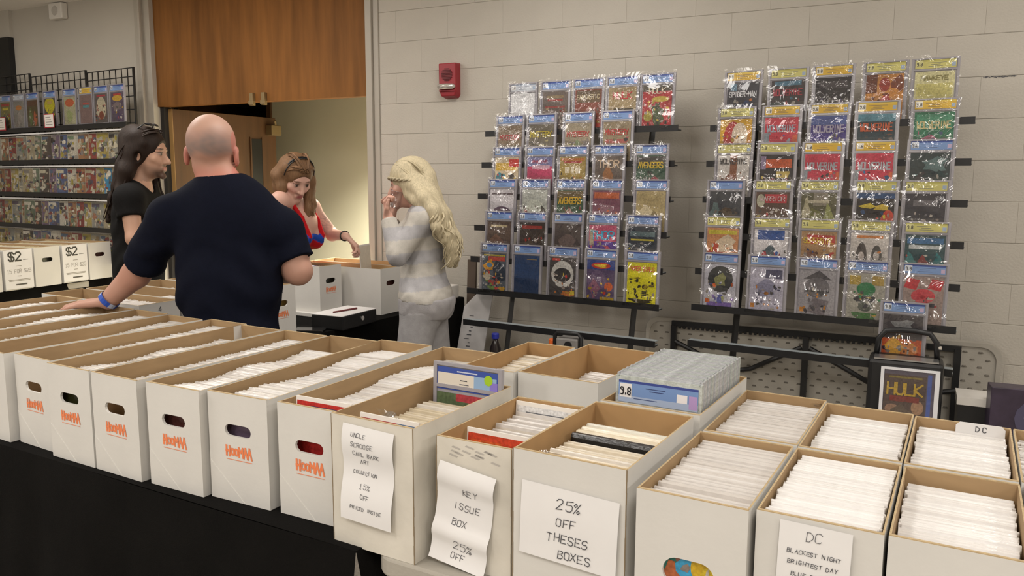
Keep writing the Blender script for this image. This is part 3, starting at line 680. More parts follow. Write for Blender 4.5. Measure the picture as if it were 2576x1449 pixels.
RIGHTR = [
 [(.162, 'y', ('#34323c', [(R_, .2, .9, .2, .16, '#5c8098'), (B_, .4, .25, .3, .3, '#b8b03c'), (B_, .7, .35, .5, .4, '#2c3c68'), (B_, .15, .25, .3, .25, '#b06c3c')], [('SPIDER-MAN', .68, .13, '#d8d8dc')]), 'dark cover with white title and yellow patch'),
  (.391, 'p', ('#3c3436', [(R_, .5, .93, .8, .10, '#4c7890'), (B_, .5, .3, .2, .4, '#a03c3c'), (R_, .2, .3, .4, .4, '#2c3c3c')], [('WOLVERINE', .66, .15, '#a83c48')]), 'dark cover with red title'),
  (.609, 'y', ('#221e24', [(R_, .5, .84, .8, .16, '#3c363c'), (B_, .4, .2, .5, .3, '#54504a'), (B_, .8, .3, .35, .4, '#42345c')], []), 'black and purple'),
  (.844, 'p', ('#c8883c', [(R_, .15, .8, .3, .4, '#6c3c28'), (B_, .85, .8, .35, .35, '#7c4028'), (E_, .5, .78, .3, .3, '#a03c30'), (T_, .5, .35, 1.0, .5, '#b83430')], []), 'orange cover with a red pyramid shape'),
  (1.056, 'p', ('#d2cc9c', [(R_, .5, .5, .9, .5, '#c8c078')], [('HAWKEYE', .82, .10, '#8c8450')]), 'pale yellow')],
 [(.146, 'p', ('#d8a824', [(E_, .4, .5, .6, .9, '#b8302c'), (E_, .62, .62, .5, .6, '#dccbb4'), (B_, .3, .2, .5, .3, '#d8ccb8'), (R_, .92, .5, .1, .5, '#d08c30')], []), 'yellow, red and cream'),
  (.378, 'y', ('#c83c4c', [(R_, .1, .3, .2, .7, '#8c98a0'), (R_, .9, .3, .2, .6, '#d0603c'), (E_, .5, .40, .7, .36, '#2c5c9c'), (R_, .5, .52, .7, .20, '#c83c4c'), (E_, .5, .15, .5, .24, '#d49c98')], [('WOLVERINE', .68, .16, '#a4a8b4')]), 'red cover with blue crescent, pink patch'),
  (.606, 'y', ('#4a3a8c', [(R_, .5, .9, 1, .2, '#4c5c98'), (B_, .3, .2, .4, .3, '#a89c58'), (B_, .65, .3, .4, .4, '#3c608c')], [('WOLVERINE', .64, .17, '#b8b0c4')]), 'purple cover with grey title'),
  (.824, 'y', ('#33444c', [(R_, .5, .92, 1, .16, '#5c8c9c'), (B_, .7, .3, .5, .3, '#8c6450'), (B_, .3, .2, .4, .3, '#2c4040')], [('WOLVERINE', .64, .18, '#d0643c')]), 'slate cover with orange title'),
  (1.07, 'y', ('#2c7454', [(R_, .5, .8, .9, .3, '#4c9474'), (B_, .5, .3, .6, .4, '#a0506c'), (E_, .5, .3, .3, .3, '#4c5c7c')], [('WOLVERINE', .66, .16, '#c8bc84')]), 'green')],
 [(.152, 'p', ('#d2ccc6', [(R_, .5, .65, .22, .7, '#8c583c'), (E_, .45, .36, .46, .42, '#844c30'), (E_, .42, .34, .3, .2, '#a87050')], [('WOLVERINE', .80, .13, '#3c3634')]), 'white cover with a brown shape'),
  (.373, 'p', ('#2c2628', [(R_, .55, .80, .8, .2, '#c85a2c'), (R_, .1, .82, .16, .3, '#8c7c98'), (R_, .7, .55, .4, .14, '#c8b060'), (B_, .45, .3, .4, .3, '#8c4854'), (B_, .5, .2, .3, .3, '#2c6478')], []), 'black cover with orange banner'),
  (.594, 'y', ('#c83c50', [(R_, .1, .3, .2, .7, '#909aa0'), (R_, .9, .3, .2, .6, '#d0643c'), (E_, .5, .42, .8, .34, '#2c649c'), (R_, .5, .52, .8, .20, '#c83c50'), (E_, .5, .14, .56, .24, '#cf9c9c')], [('WOLVERINE', .66, .17, '#b4b4bc')]), 'red cover with blue crescent, grey letters'),
  (.831, 'y', ('#cc4054', [(R_, .1, .3, .2, .7, '#98a0a4'), (R_, .9, .3, .2, .6, '#d46840'), (E_, .5, .42, .8, .34, '#2c6c9c'), (R_, .5, .52, .8, .20, '#cc4054'), (E_, .5, .14, .56, .24, '#d4a4a4')], [('WOLVERINE', .66, .17, '#bcbcc4')]), 'brighter red cover with blue crescent'),
  (1.069, 'b', ('#2c3a3c', [(B_, .6, .75, .6, .3, '#5c7474'), (B_, .3, .35, .5, .3, '#3c3436'), (B_, .8, .4, .4, .4, '#244040')], []), 'dark teal')],
 [(.128, 'b', ('#3a3c42', [(B_, .2, .5, .4, .4, '#5c7070'), (B_, .6, .45, .6, .3, '#5c4c3c'), (R_, .5, .1, 1, .2, '#2c2e32')], []), 'charcoal cover with brown blur'),
  (.371, 'p', ('#5c4438', [(R_, .6, .85, .65, .2, '#c03c44'), (E_, .15, .8, .25, .3, '#b8b49c'), (B_, .5, .25, .6, .35, '#a49c98'), (B_, .8, .25, .3, .3, '#a89c4c')], [('WARRIOR', .80, .11, '#d8c0c0')]), 'brown cover with red title box'),
  (.595, 'p', ('#5e5a3e', [(R_, .55, .85, .4, .3, '#8c8474'), (B_, .4, .4, .7, .4, '#6e6e38'), (B_, .8, .4, .3, .6, '#989c5c'), (B_, .15, .6, .2, .5, '#b0a888'), (R_, .5, .80, .6, .07, '#bfb69e')], []), 'olive green'),
  (.853, 'p', ('#2c2422', [(R_, .5, .95, 1, .12, '#2c4c78'), (B_, .15, .2, .4, .4, '#d0542c'), (E_, .85, .35, .4, .6, '#c84430'), (B_, .45, .15, .25, .15, '#c8a43c'), (B_, .3, .72, .4, .12, '#d0b83c'), (B_, .65, .69, .4, .13, '#c8ac38')], []), 'black and orange cover with yellow title'),
  (1.065, 'p', ('#38353c', [(R_, .5, .80, .6, .12, '#6c686c'), (B_, .5, .22, .4, .35, '#8c8480'), (E_, .5, .4, .14, .14, '#b0a49c')], []), 'dark slate cover with a pale blot')],
 [(.135, 'p', ('#c88a5c', [(B_, .3, .4, .5, .4, '#b8442c'), (B_, .6, .6, .6, .4, '#dcc8ac'), (R_, .5, .9, .9, .1, '#c8b83c'), (B_, .7, .2, .5, .3, '#c85a34')], []), 'orange and cream'),
  (.383, 'p', ('#d4cfd0', [(R_, .5, .88, .8, .22, '#2c549c'), (E_, .45, .3, .5, .5, '#b8343c'), (B_, .5, .5, .3, .25, '#4c5c64')], []), 'white cover with blue band and red disc'),
  (.614, 'p', ('#a8845c', [(R_, .55, .82, .8, .2, '#b83c34'), (B_, .3, .4, .5, .3, '#7c5440'), (B_, .5, .3, .4, .25, '#3c4c80'), (D_, .75, .3, .4, .5, '#c8b088')], [('SUPERGIRL', .74, .13, '#d8b83c')]), 'tan cover with red and yellow title'),
  (.844, 'p', ('#cdc6c0', [(R_, .5, .92, .7, .06, '#d0803c'), (E_, .3, .45, .3, .7, '#4c4440'), (E_, .7, .45, .3, .6, '#54504c'), (E_, .3, .5, .16, .2, '#bcb0a8'), (E_, .7, .52, .16, .2, '#b4aca4')], []), 'white cover with two dark ovals'),
  (1.08, 'p', ('#2e4a4e', [(R_, .5, .88, .9, .12, '#3c6c98'), (R_, .5, .75, .8, .08, '#b8bcbc'), (B_, .5, .3, .3, .5, '#8c3c38'), (B_, .15, .4, .3, .4, '#3c8080'), (B_, .85, .4, .3, .4, '#2c7478')], []), 'dark teal cover with red middle')],
 [(.144, 'b', ('#bcbac4', [(E_, .5, .66, .8, .62, '#383838'), (B_, .5, .62, .4, .3, '#8c8c5c'), (R_, .5, .06, .8, .12, '#7c64a4'), (R_, .12, .14, .14, .1, '#c8602c'), (R_, .5, .2, .16, .2, '#5458a0')], []), 'white cover with a black oval'),
  (.383, 'b', ('#b6b2c2', [(R_, .7, .85, .5, .2, '#4c4c68'), (B_, .5, .5, .6, .4, '#8a88a0'), (R_, .1, .12, .12, .1, '#c0803c')], []), 'pale lilac'),
  (.626, 'b', ('#a09ca0', [(T_, .5, .9, .8, .2, '#504c50'), (E_, .5, .62, .7, .45, '#6c686c'), (R_, .5, .54, .7, .05, '#3c3c40'), (D_, .55, .2, .6, .4, '#7c7478'), (R_, .1, .12, .12, .1, '#c8842c')], []), 'mid grey'),
  (.848, 'b', ('#a8a498', [(R_, .2, .85, .3, .2, '#b89c44'), (R_, .8, .85, .3, .2, '#a88c40'), (E_, .5, .66, .5, .3, '#2c7c4c'), (R_, .5, .45, .5, .12, '#34343c'), (E_, .5, .3, .4, .24, '#5c6058'), (B_, .5, .08, .7, .2, '#4c7c44')], []), 'green and gold'),
  (1.09, 'b', ('#9c8880', [(D_, .2, .84, .4, .25, '#c03038'), (D_, .8, .84, .4, .25, '#c03038'), (E_, .5, .6, .6, .3, '#c8444c'), (R_, .5, .42, .6, .08, '#34303a'), (B_, .4, .2, .4, .3, '#b0a090')], []), 'red and beige')]]
TIER = ['top', 'second', 'third', 'fourth', 'fifth', 'bottom']; ORD = ['first', 'second', 'third', 'fourth', 'fifth']
for org, rows, nm, grp in ((OL, LEFT, 'alarm-side', 'graded comics on the rack nearer the alarm'), (OR, RIGHTR, 'table-side', 'graded comics on the rack by the folded table')):
    Rm = Matrix.Rotation(RKR, 3, 'Z')
    for r, row in enumerate(rows):
        for i, (x, kind, spec, desc) in enumerate(row):
            yb = -(.05 + .04 * r) - .010; zb = 1.856 - .1885 * r - .0155 + .009
            p = org + Rm @ V((x, yb, zb))
            lab = 'graded comic, %s%s, %s on %s tier, %s rack' % (desc, '' if 'cover' in desc else ' cover', ORD[i], TIER[r], nm)
            slab(p, RKR + random.uniform(-.01, .01), kind, spec, lab, grp)
Rm = Matrix.Rotation(RKR, 3, 'Z')
slab(OR + Rm @ V((1.02, -.302, .7295)), RKR, 'b', ('#4c4648', [(B_, .5, .8, .6, .2, '#8c8c8c'), (R_, .5, .25, 1, .5, '#c85a2c'), (B_, .35, .3, .5, .4, '#e0a83c'), (B_, .7, .3, .4, .3, '#d88c50'), (R_, .5, .05, 1, .10, '#3c2434')], []),
     'graded comic with flame-orange cover standing behind the black trolley handle', 'graded comics on the rack by the folded table', .03)

# ------------------------------------------------------------------ folding table standing on its edge against the wall
t = thing('folding_table', 'pale plastic folding table stood on edge against the wall, legs folded', 'table', wp(-1.60, .095, 0), WROT)
mb = MB()
N = 8; prof = []
w_, h_, r_ = 1.775, .795, .07
for cx, cz, a0 in ((w_ - r_, r_, -90), (w_ - r_, h_ - r_, 0), (r_, h_ - r_, 90), (r_, r_, 180)):
    for i in range(N + 1):
        a = math.radians(a0 + 90 * i / N); prof.append((cx + r_ * math.cos(a), cz + r_ * math.sin(a)))
k = len(prof)
inn = [((x - w_ / 2) * .975 + w_ / 2, (z - h_ / 2) * .95 + h_ / 2) for x, z in prof]
P = [(x, .045, z) for x, z in prof] + [(x, -.002, z) for x, z in prof] + [(x, .0, z) for x, z in inn] + [(x, .010, z) for x, z in inn]
F = []
for i in range(k):
    j = (i + 1) % k
    for a in (0, 1, 2): F.append((a * k + i, a * k + j, (a + 1) * k + j, (a + 1) * k + i))
F.append(tuple(range(k))); F.append(tuple(range(3 * k, 4 * k)))
mb.add(P, F); mb.build('table_top', PLAST, t)
mb = MB()
for i in range(26):
    for j in range(20):
        x = .055 + i * .0665 + (.033 if j % 2 else 0); z = .05 + j * .0365
        if x > w_ - .05: continue
        mb.add([(x - .013, .0097, z - .001), (x + .013, .0097, z - .001), (x + .008, .0097, z + .008), (x - .008, .0097, z + .008), (x, .004, z + .002)], [(0, 1, 4), (1, 2, 4), (2, 3, 4), (3, 0, 4)])
stuff(mb.build('dimple_pattern', mat('dimple_shade', (.15, .135, .11), .7), t))
mb = MB(); mb.box(.155, -.022, .755, 1.24, .0, .785); mb.box(1.24, -.020, .745, 1.60, 0, .775); mb.box(.155, -.02, .03, 1.6, 0, .055)
for i in range(40): mb.box(.17 + i * .026, -.028, .744, .184 + i * .026, -.02, .757)
mb.build('rail', BLACKM, t)
for x in (.17, .88, 1.585):
    mb = MB(); mb.box(x - .015, -.035, .04, x + .015, -.005, .76); mb.build('leg', BLACKM, t)
mb = MB()
mb.tube([(.18, -.03, .67), (.30, -.03, .62), (.42, -.03, .555), (.52, -.03, .54), (.60, -.03, .555), (.86, -.03, .70)], .013)
mb.tube([(.90, -.03, .70), (1.10, -.03, .60), (1.25, -.03, .52)], .013)
mb.tube([(.10, -.03, .36), (1.2, -.03, .36)], .012); mb.tube([(1.45, -.03, .52), (1.59, -.03, .555)], .013)
mb.build('brace', BLACKM, t)

# ------------------------------------------------------------------ black trolley case with framed comic, purple box
t = thing('trolley_case', 'black trolley case with a raised loop handle beside the folded table', 'case', wp(-.242, .56, 0), WROT)
m = MB(); m.box(-.152, -.09, .05, .152, .09, .785); m.build('shell', BLACKP, t, bevel=.018)
m = MB(); m.tube([(-.125, .02, .78), (-.118, .02, .86), (-.09, .02, .898), (-.03, .02, .906), (.03, .02, .906), (.09, .02, .898), (.118, .02, .86), (.125, .02, .78)], .0125, 10); m.build('handle', BLACKP, t, smooth=True)
m = MB(); m.box(-.13, -.085, .784, .13, .0, .790); m.build('top_strip', mat('steel', (.5, .5, .5), .3, metal=.9), t)
for x in (-.12, .12):
    m = MB(); m.tube([(x - .02, .06, .028), (x + .02, .06, .028)], .028, 14); m.build('wheel', BLACKP, t)
m = MB(); m.box(.118, .01, .83, .14, .03, .845); m.build('latch', CHROME, t, bevel=.003)
t = thing('framed_comic', 'brown comic with yellow lettered title in a white frame against the black case', 'comic', wp(-.222, .672, .42), (-.06, 0, WROT))
fw, fh = .235, .335
m = MB()
for a in ((-fw / 2, 0, -fw / 2 + .014, fh), (fw / 2 - .018, 0, fw / 2, fh), (-fw / 2 + .014, fh - .010, fw / 2 - .018, fh), (-fw / 2 + .014, 0, fw / 2 - .018, .012)): m.box(a[0], -.012, a[1], a[2], .006, a[3])
m.build('frame', mat('white_frame', (.72, .72, .74), .4), t)
m = MB(); m.box(-fw / 2 + .012, -.004, .010, fw / 2 - .016, .004, fh - .008); m.build('backing', mat('mauve_mat', (.13, .11, .15), .4), t)
m = MB(); m.box(fw / 2 - .046, -.0055, .01, fw / 2 - .030, -.0035, fh - .02); m.build('blue_strip', mat('blue_strip', (.08, .13, .42), .4), t)
m = MB(); cover_mb(m, -.101, .02, .168, .285, -.0055, ('#5c4a44', [(R_, .5, .96, .8, .03, '#8c7c3c'), (E_, .22, .45, .35, .16, '#a8846c'), (E_, .82, .5, .3, .22, '#b08a6c'), (R_, .5, .62, .7, .09, '#8c3c34'), (B_, .5, .3, .6, .4, '#6c5c50'), (B_, .5, .15, .4, .2, '#8c7460'), (B_, .82, .2, .2, .3, '#a88464')], [('HULK', .69, .20, '#d0ac3c')])); m.build('cover', PRINT, t)
m = MB(); m.poly([(-fw / 2 + .012, -.010, .01), (fw / 2 - .018, -.010, .01), (fw / 2 - .018, -.010, fh - .01), (-fw / 2 + .012, -.010, fh - .01)]); m.build('pane', FILM, t)
t = thing('boxed_figure', 'dark purple boxed item with a red strip at the right photo edge', 'box', wp(.205, .62, .38), WROT + .08)
m = MB(); m.box(-.12, -.05, 0, .14, .05, .335); m.build('carton', mat('purple_carton', (.045, .032, .055), .35, var=.4, vscale=14), t, bevel=.003)
m = MB(); m.box(-.085, -.0512, .09, .14, -.0502, .11, 0, lin('#a8283c')); m.disc(.07, .21, .10, .09, -.0511, 16, 0, lin('#4c4860')); m.disc(.055, .215, .05, .05, -.0514, 12, 0, lin('#8c90a0')); m.disc(-.02, .055, .03, .022, -.0514, 12, 0, lin('#b0a8b4'))
m.build('printed_front', FLAT, t)
t = thing('white_carton', 'small white carton behind the boxes between folded table and purple box', 'carton', wp(.03, .50, .0), WROT)
m = MB(); m.box(-.055, -.08, 0, .08, .08, .60, 1); m.box(-.06, -.085, .60, .085, .085, .635, 0); m.build('carton', [WHITEP, BLACKP], t)
t = thing('display_riser', 'dark riser behind the boxes holding the framed comic and purple box', 'stand', wp(-.02, .66, 0), WROT)
m = MB(); m.box(-.40, -.06, .36, .42, .075, .38); m.build('riser_top', BLACKP, t)
for x in (-.38, .38):
    m = MB(); m.box(x - .02, -.05, 0, x + .02, .06, .36); m.build('leg', BLACKP, t)

# leaning board, dark plank, bottles, black case by the left rack
t = thing('leaning_board', 'white cardboard panel with pen marks leaning under the alarm-side rack', 'board', wp(-2.655, .36, 0), (-.10, 0, WROT))
m = MB(); P = [(-.13, .35), (.05, .35), (.135, .88), (.15, .915), (.055, .915), (-.03, .815)]
P = [(-.16, .0), (.03, .0), (.142, .90), (.05, .905), (-.055, .80)]
m.add([(x, -.004, z) for x, z in P] + [(x, .004, z) for x, z in P], [(0, 1, 2, 3, 4), (9, 8, 7, 6, 5)] + [(i, (i + 1) % 5, 5 + (i + 1) % 5, 5 + i) for i in range(5)]); m.build('panel', mat('grey_white_board', (.52, .50, .49), .6, var=.15, vscale=10), t)
m = MB()
for i in range(16): 
    zz = .745 - i * .024; m.box(-.01 - i * .0035 + random.uniform(-.02, .02), -.0052, zz, .008 - i * .0035 + random.uniform(0, .02), -.0045, zz + random.choice((.003, .006)))
m.build('pen_marks', INK, t)
t = tag((lambda mb: (mb.box(-.03, -.008, 0, .03, .008, 1.08), mb.build('wooden_plank', mat('dark_plank', (.10, .07, .05), .6), loc=wp(-2.735, .19, 0), rot=(-.0, .03, WROT)))[1])(MB()), 'narrow dark wooden plank upright at the left end of the alarm-side rack', 'plank')
def bottle(u, off, capm, capname, lab, body):
    t = thing('bottle', lab, 'bottle', wp(u, off, .500), WROT)
    m = MB(); m.tube([(0, 0, 0), (0, 0, .01), (0, 0, .13), (0, 0, .17), (0, 0, .19)], [.030, .033, .033, .018, .015], 16); m.build('body', body, t, smooth=True)
    m = MB(); m.tube([(0, 0, .185), (0, 0, .188), (0, 0, .212), (0, 0, .217)], [.018, .0215, .0215, .018], 16); m.build('cap', capm, t)
bottle(-2.325, .60, BLUE, 'blue', 'drink bottle with a blue cap behind the brown-rimmed box', mat('cola', (.02, .015, .015), .1))
bottle(-1.972, .60, ORANGE, 'orange', 'drink bottle with an orange cap behind the brown-rimmed boxes', mat('juice', (.5, .35, .12), .15))
t = thing('storage_case', 'black and grey handled case behind the boxes next to the orange cap', 'case', wp(-1.87, .60, .40), WROT)
m = MB(); m.box(-.062, -.05, 0, .062, .05, .335); m.build('body', WAXB, t, bevel=.008)
m = MB(); m.tube([(-.075, -.03, .1), (-.075, -.03, .345), (-.06, -.03, .363), (.06, -.03, .363), (.075, -.03, .345), (.075, -.03, .1)], .012, 8); m.build('handle', BLACKP, t, smooth=True)
m = MB(); m.tube([(.01, -.051, .30), (.01, -.056, .30)], .022, 14); m.build('knob', BLACKP, t)
t = thing('back_bench', 'low dark bench behind the box table under the bottles', 'bench', wp(-2.1, .62, 0), WROT)
m = MB(); m.box(-.32, -.10, .38, .36, .10, .40); m.build('seat', BLACKP, t)
m = MB()
for sx, s in ((-.3, 'l'), (.34, 'r')):
    m = MB(); m.box(sx - .015, -.08, 0, sx + .015, .08, .38); m.build('leg', BLACKP, t)
m = MB(); m.box(-.045, -.045, .40, .045, .045, .500)
t = tag(m.build('dark_carton', BLACKP, loc=wp(-2.325, .60, 0), rot=WROT), 'small dark carton on the bench under the blue-capped bottle', 'carton')
m = MB(); m.box(-.04, -.045, .40, .04, .045, .500)
t = tag(m.build('dark_carton', BLACKP, loc=wp(-1.985, .60, 0), rot=WROT), 'small dark carton on the bench under the orange-capped bottle', 'carton')
t = thing('draped_stand', 'narrow stand draped in black behind the blond woman', 'stand', wp(-2.845, .26, 0), WROT)
m = MB(); m.box(-.085, -.11, 0, .065, .11, .835); m.build('drape', CLOTH, t, bevel=.01)
m = MB(); m.box(-.03, -.06, 0, .055, .05, .085); m.build('white_tub', WHITEP, bevel=.006); 
o = bpy.data.objects['white_tub']; o.location = wp(-2.845, .26, .836); o.rotation_euler = (0, 0, WROT); tag(o, 'small white tub on the black draped stand behind the woman', 'tub')

# ------------------------------------------------------------------ tables at the front
def drape(name, label, x0, x1, y0, y1, z, sides, seed=0):
    """table with a cloth: cloth is a gridded top with hanging folds"""
    r = random.Random(seed); mb = MB()
    nx = int((x1 - x0) / .05); top = []
    mb.add([(x0, y0, z), (x1, y0, z), (x1, y1, z), (x0, y1, z), (x0, y0, z - .004), (x1, y0, z - .004), (x1, y1, z - .004), (x0, y1, z - .004)], [(0, 1, 2, 3), (7, 6, 5, 4)])
    def hang(a, b, nrm):
        a, b, nrm = V(a), V(b), V(nrm); L = (b - a).length; n = max(int(L / .035), 4); rows = 9; P = []
        ph = [r.uniform(0, 6) for _ in range(5)]
        for j in range(rows + 1):
            f = j / rows
            for i in range(n + 1):
                s = i / n * L
                amp = .045 * f ** .8
                o = amp * (math.sin(s * 9 + ph[0]) * .5 + math.sin(s * 17 + ph[1] + f) * .3 + math.sin(s * 31 + ph[2]) * .15) + .03 * f + .004 * math.sin(f * 4 + s * 3)
                rr = .012 * (1 - (1 - min(f * 8, 1)) ** 2)
                P.append(a + (b - a) * (i / n) + nrm * (max(o, 0) + rr) + V((0, 0, -(z - .02) * f)))
        mb.add(P, [(j * (n + 1) + i, (j + 1) * (n + 1) + i, (j + 1) * (n + 1) + i + 1, j * (n + 1) + i + 1) for j in range(rows) for i in range(n)])
    if 'f' in sides: hang((x0, y0, z), (x1, y0, z), (0, -1, 0))
    if 'r' in sides: hang((x1, y0, z), (x1, y1, z), (1, 0, 0))
    if 'b' in sides: hang((x1, y1, z), (x0, y1, z), (0, 1, 0))
    if 'l' in sides: hang((x0, y1, z), (x0, y0, z), (-1, 0, 0))
    return tag(mb.build('tablecloth', CLOTH, smooth=True), label, 'tablecloth')
def plain_table(label, x0, x1, y0, y1, z, m_):
    t = thing('folding_table', label, 'table', ((x0 + x1) / 2, (y0 + y1) / 2, 0))
    hw, hd = (x1 - x0) / 2, (y1 - y0) / 2; mb = MB(); r_ = .06; prof = []
    for cx, cy, a0 in ((hw - r_, -hd + r_, -90), (hw - r_, hd - r_, 0), (-hw + r_, hd - r_, 90), (-hw + r_, -hd + r_, 180)):
        for i in range(7):
            a = math.radians(a0 + 15 * i); prof.append((cx + r_ * math.cos(a), cy + r_ * math.sin(a)))
    n = len(prof); P = [(x, y, z) for x, y in prof] + [(x, y, z - .045) for x, y in prof]
    mb.add(P, [tuple(range(n)), tuple(reversed(range(n, 2 * n)))] + [(n + i, n + (i + 1) % n, (i + 1) % n, i) for i in range(n)])
    mb.build('table_top', m_, t, bevel=.006)
    for sx in (-1, 1):
        for sy in (-1, 1):
            mb = MB(); mb.tube([(sx * (hw - .2), sy * (hd - .1), z - .045), (sx * (hw - .2), sy * (hd - .08), 0)], .014, 8); mb.build('leg', BLACKM, t)
    return t
plain_table('folding table hidden under the black cloth of the front row', -4.28, -1.262, 1.345, 1.98, .736, PLAST)
drape('tablecloth', 'black tablecloth hanging below the long white boxes in front', -4.30, -1.150, 1.305, 2.0, .7435, 'fr', 3)
plain_table('bare pale plastic table holding the boxes with handwritten signs', -1.120, .86, 1.318, 2.26, .740, PLAST)
plain_table('folding table hidden under the middle black cloth', -3.70, -3.07, 2.19, 4.10, .733, PLAST)
drape('tablecloth', 'black tablecloth under the white boxes between man and blond woman', -3.74, -3.045, 2.155, 4.20, .7385, 'rf', 8)

# middle row of long boxes (ends face the aisle) and the far white boxes
def side_box(x, y, z, d, w, h, rot, lab, hole=True, logo=True, mark=None, kraft=KRAFT):
    """long box whose printed end faces +x: x, y is the near corner of that end"""
    b = comic_box(x, y, z, w, d, h, PI / 2 + rot, lab, hole=hole, logo=logo, flapped=False, kraft=kraft)
    b.matrix_basis = Matrix.Translation((x, y, z)) @ Matrix.Rotation(PI / 2 + rot, 4, 'Z')
    if mark:
        mb = MB(); text(mb, mark, w * .5, h * .86, .022, -.001, .003, 0, (.03, .03, .03)); mb.build('pen_number', INK, b)
    return b, w, d, h
zt = .7395
M1 = side_box(-3.115, 2.172, zt, .735, .205, BH, .0, 'low white box end-on behind the leaning man\'s arm, numbered four', False, False, '4')
M2 = side_box(-3.110, 2.392, zt, .735, .205, BH, .0, 'white box hidden behind the man\'s back, second along the middle table')
M3 = side_box(-3.105, 2.612, zt, .735, .205, BH, .0, 'white box hidden behind the man\'s back, third along the middle table')
M4 = side_box(-3.085, 2.872, zt, .735, .205, BH, .03, 'white box numbered eight with orange print right of the man\'s hip', True, True, '8')
mass(*M1, 60, .02, .40, W1, .022, .06); mass(*M2, 40, .05, .30, W1, .03, .1); mass(*M3, 50, .02, .6, W1, .035, .1); mass(*M4, 70, .02, .6, W1, .045, .1)
lid = MB(); lid.box(0, 0, 0, .25, .74, .024); o = lid.build('box_lid', CARD, loc=(-3.36, 3.57, zt), rot=PI / 2 + .04, bevel=.003); tag(o, 'white box lid lying flat under the middle white box', 'lid')
N1 = side_box(-3.415, 3.605, zt + .0245, .70, .200, .283, .03, 'white box with orange print beside the pen and cash box')
N2 = side_box(-3.138, 3.845, zt, .735, .205, BH, .02, 'large white box the woman drops a comic into, beside blond woman', logo=False, kraft=KRAFTO)
N3 = side_box(-3.145, 4.062, zt, .735, .205, BH, .02, 'white box against the wall behind the one with the comic', logo=False, kraft=KRAFTO)
BL = [lin('#e8e4e0'), lin('#ece8e4'), lin('#e8e4e0'), lin('#3c4ca0'), lin('#efeae4')]
mass(*N1, 75, .02, .66, BL, .018, .05); mass(*N2, 70, .02, .58, BL, .030, .06); mass(*N3, 60, .05, .66, W1, .05, .06)
# cash box with papers and a pen, phone tray
t = thing('cash_box', 'black lockable cash box on the black cloth with papers on top', 'box', (-3.105, 3.475, zt), .09)
m = MB(); m.box(-.108, -.165, 0, .108, .165, .078); m.build('body', BLACKP, t, bevel=.006)
m = MB(); m.tube([(.108, .02, .045), (.113, .02, .045)], .013, 14); m.build('lock', CHROME, t)
m = MB(); m.box(-.11, -.17, .0, .11, .17, .003); o = m.build('paper_sheet', PAPER, loc=(-3.108, 3.478, zt + .0785), rot=.07); tag(o, 'white paper sheets lying on the black cash box', 'paper')
m = MB(); m.tube([(-.01, -.085, .0055), (.012, .09, .0055)], [.0045, .006], 8); o = m.build('pen', mat('maroon_pen', (.16, .03, .03), .4), loc=(-3.10, 3.47, zt + .081)); tag(o, 'maroon pen lying on the white papers', 'pen')
m = MB(); m.box(-.085, -.05, 0, .085, .05, .010); o = m.build('tablet', GLASSD, loc=(-3.15, 3.235, zt), rot=.5, bevel=.004); tag(o, 'flat black tablet lying in front of the cash box', 'tablet')

# ---- left table with the two-dollar boxes
LT = .800
def lt_box(i, lab, sign):
    yc = 3.00 - .232 + i * .228; xc = -5.735 - (yc - 2.99) * .17
    b = comic_box(xc, yc, LT, .21, .70, .283, PI / 2 + .17, lab, logo=False, flapped=False, hole=True)
    b.matrix_basis = Matrix.Translation((xc, yc, LT)) @ Matrix.Rotation(PI / 2 + .17, 4, 'Z')
    mass(b, .21, .70, .283, 70, .02, .62, [lin('#d8cba8'), lin('#cfc29e'), lin('#dcd0b4')], .012, .05)
    if sign:
        t = thing('price_sign', sign, 'sign')
        t.matrix_world = b.matrix_basis @ Matrix.Translation((.105, -.004, .02))
        mb = MB(); mb.box(-.108, -.0015, -.012, .108, 0, .262); mb.build('sheet', PAPER, t)
        mb = MB(); text(mb, '$2', -.028, .185, .058, -.0022, .010, 0, lin('#25221f'), .68)
        mb.box(.035, -.0022, .187, .075, -.0018, .190, 0, lin('#55504a')); text(mb, '15 FOR $25', 0, .098, .026, -.0022, .0022, 0, lin('#8c867c'), .55)
        for z_, a in ((.145, .02), (.075, .015), (.05, .085), (.042, .08)): mb.box(-a, -.0022, z_, a, -.0018, z_ + .004, 0, lin('#8a8478'))
        mb.box(-.03, -.0022, .012, .055, -.0018, .022, 0, lin('#4c4842')); mb.build('lettering', FLAT, t)
    return b
lt_box(0, 'white box cut off by the left photo edge beside a two-dollar sign', None)
lt_box(1, 'white box behind the nearer two-dollar sign on the left table', 'nearer white paper sign reading two dollars on the left boxes')
lt_box(2, 'white box with a visible handle between the two price signs', None)
lt_box(3, 'white box behind the farther two-dollar sign on the left table', 'farther white paper sign reading two dollars, next to the long-haired man')
lt_box(4, 'last white box of the left table beside the long-haired man', None)
plain_table('folding table hidden under the black cloth at far left', -6.75, -5.86, 1.4, 3.70, .79, PLAST)
mb = MB(); mb.M = Matrix.Translation((-5.70, 2.55, 0)) @ Matrix.Rotation(.17, 4, 'Z')
mb.box(-.95, -1.2, .788, .0, 1.38, .796)
n = 60
P = [(.002 + (.03 * (1 - q)) * (1 + math.sin(i * .9) * .5), -1.2 + 2.58 * i / n, .796 * q) for q in (1, .6, .02) for i in range(n + 1)]
mb.add(P, [(r * (n + 1) + i, (r + 1) * (n + 1) + i, (r + 1) * (n + 1) + i + 1, r * (n + 1) + i + 1) for r in range(2) for i in range(n)])
tag(mb.build('tablecloth', CLOTH), 'black tablecloth below the two-dollar boxes at far left', 'tablecloth')

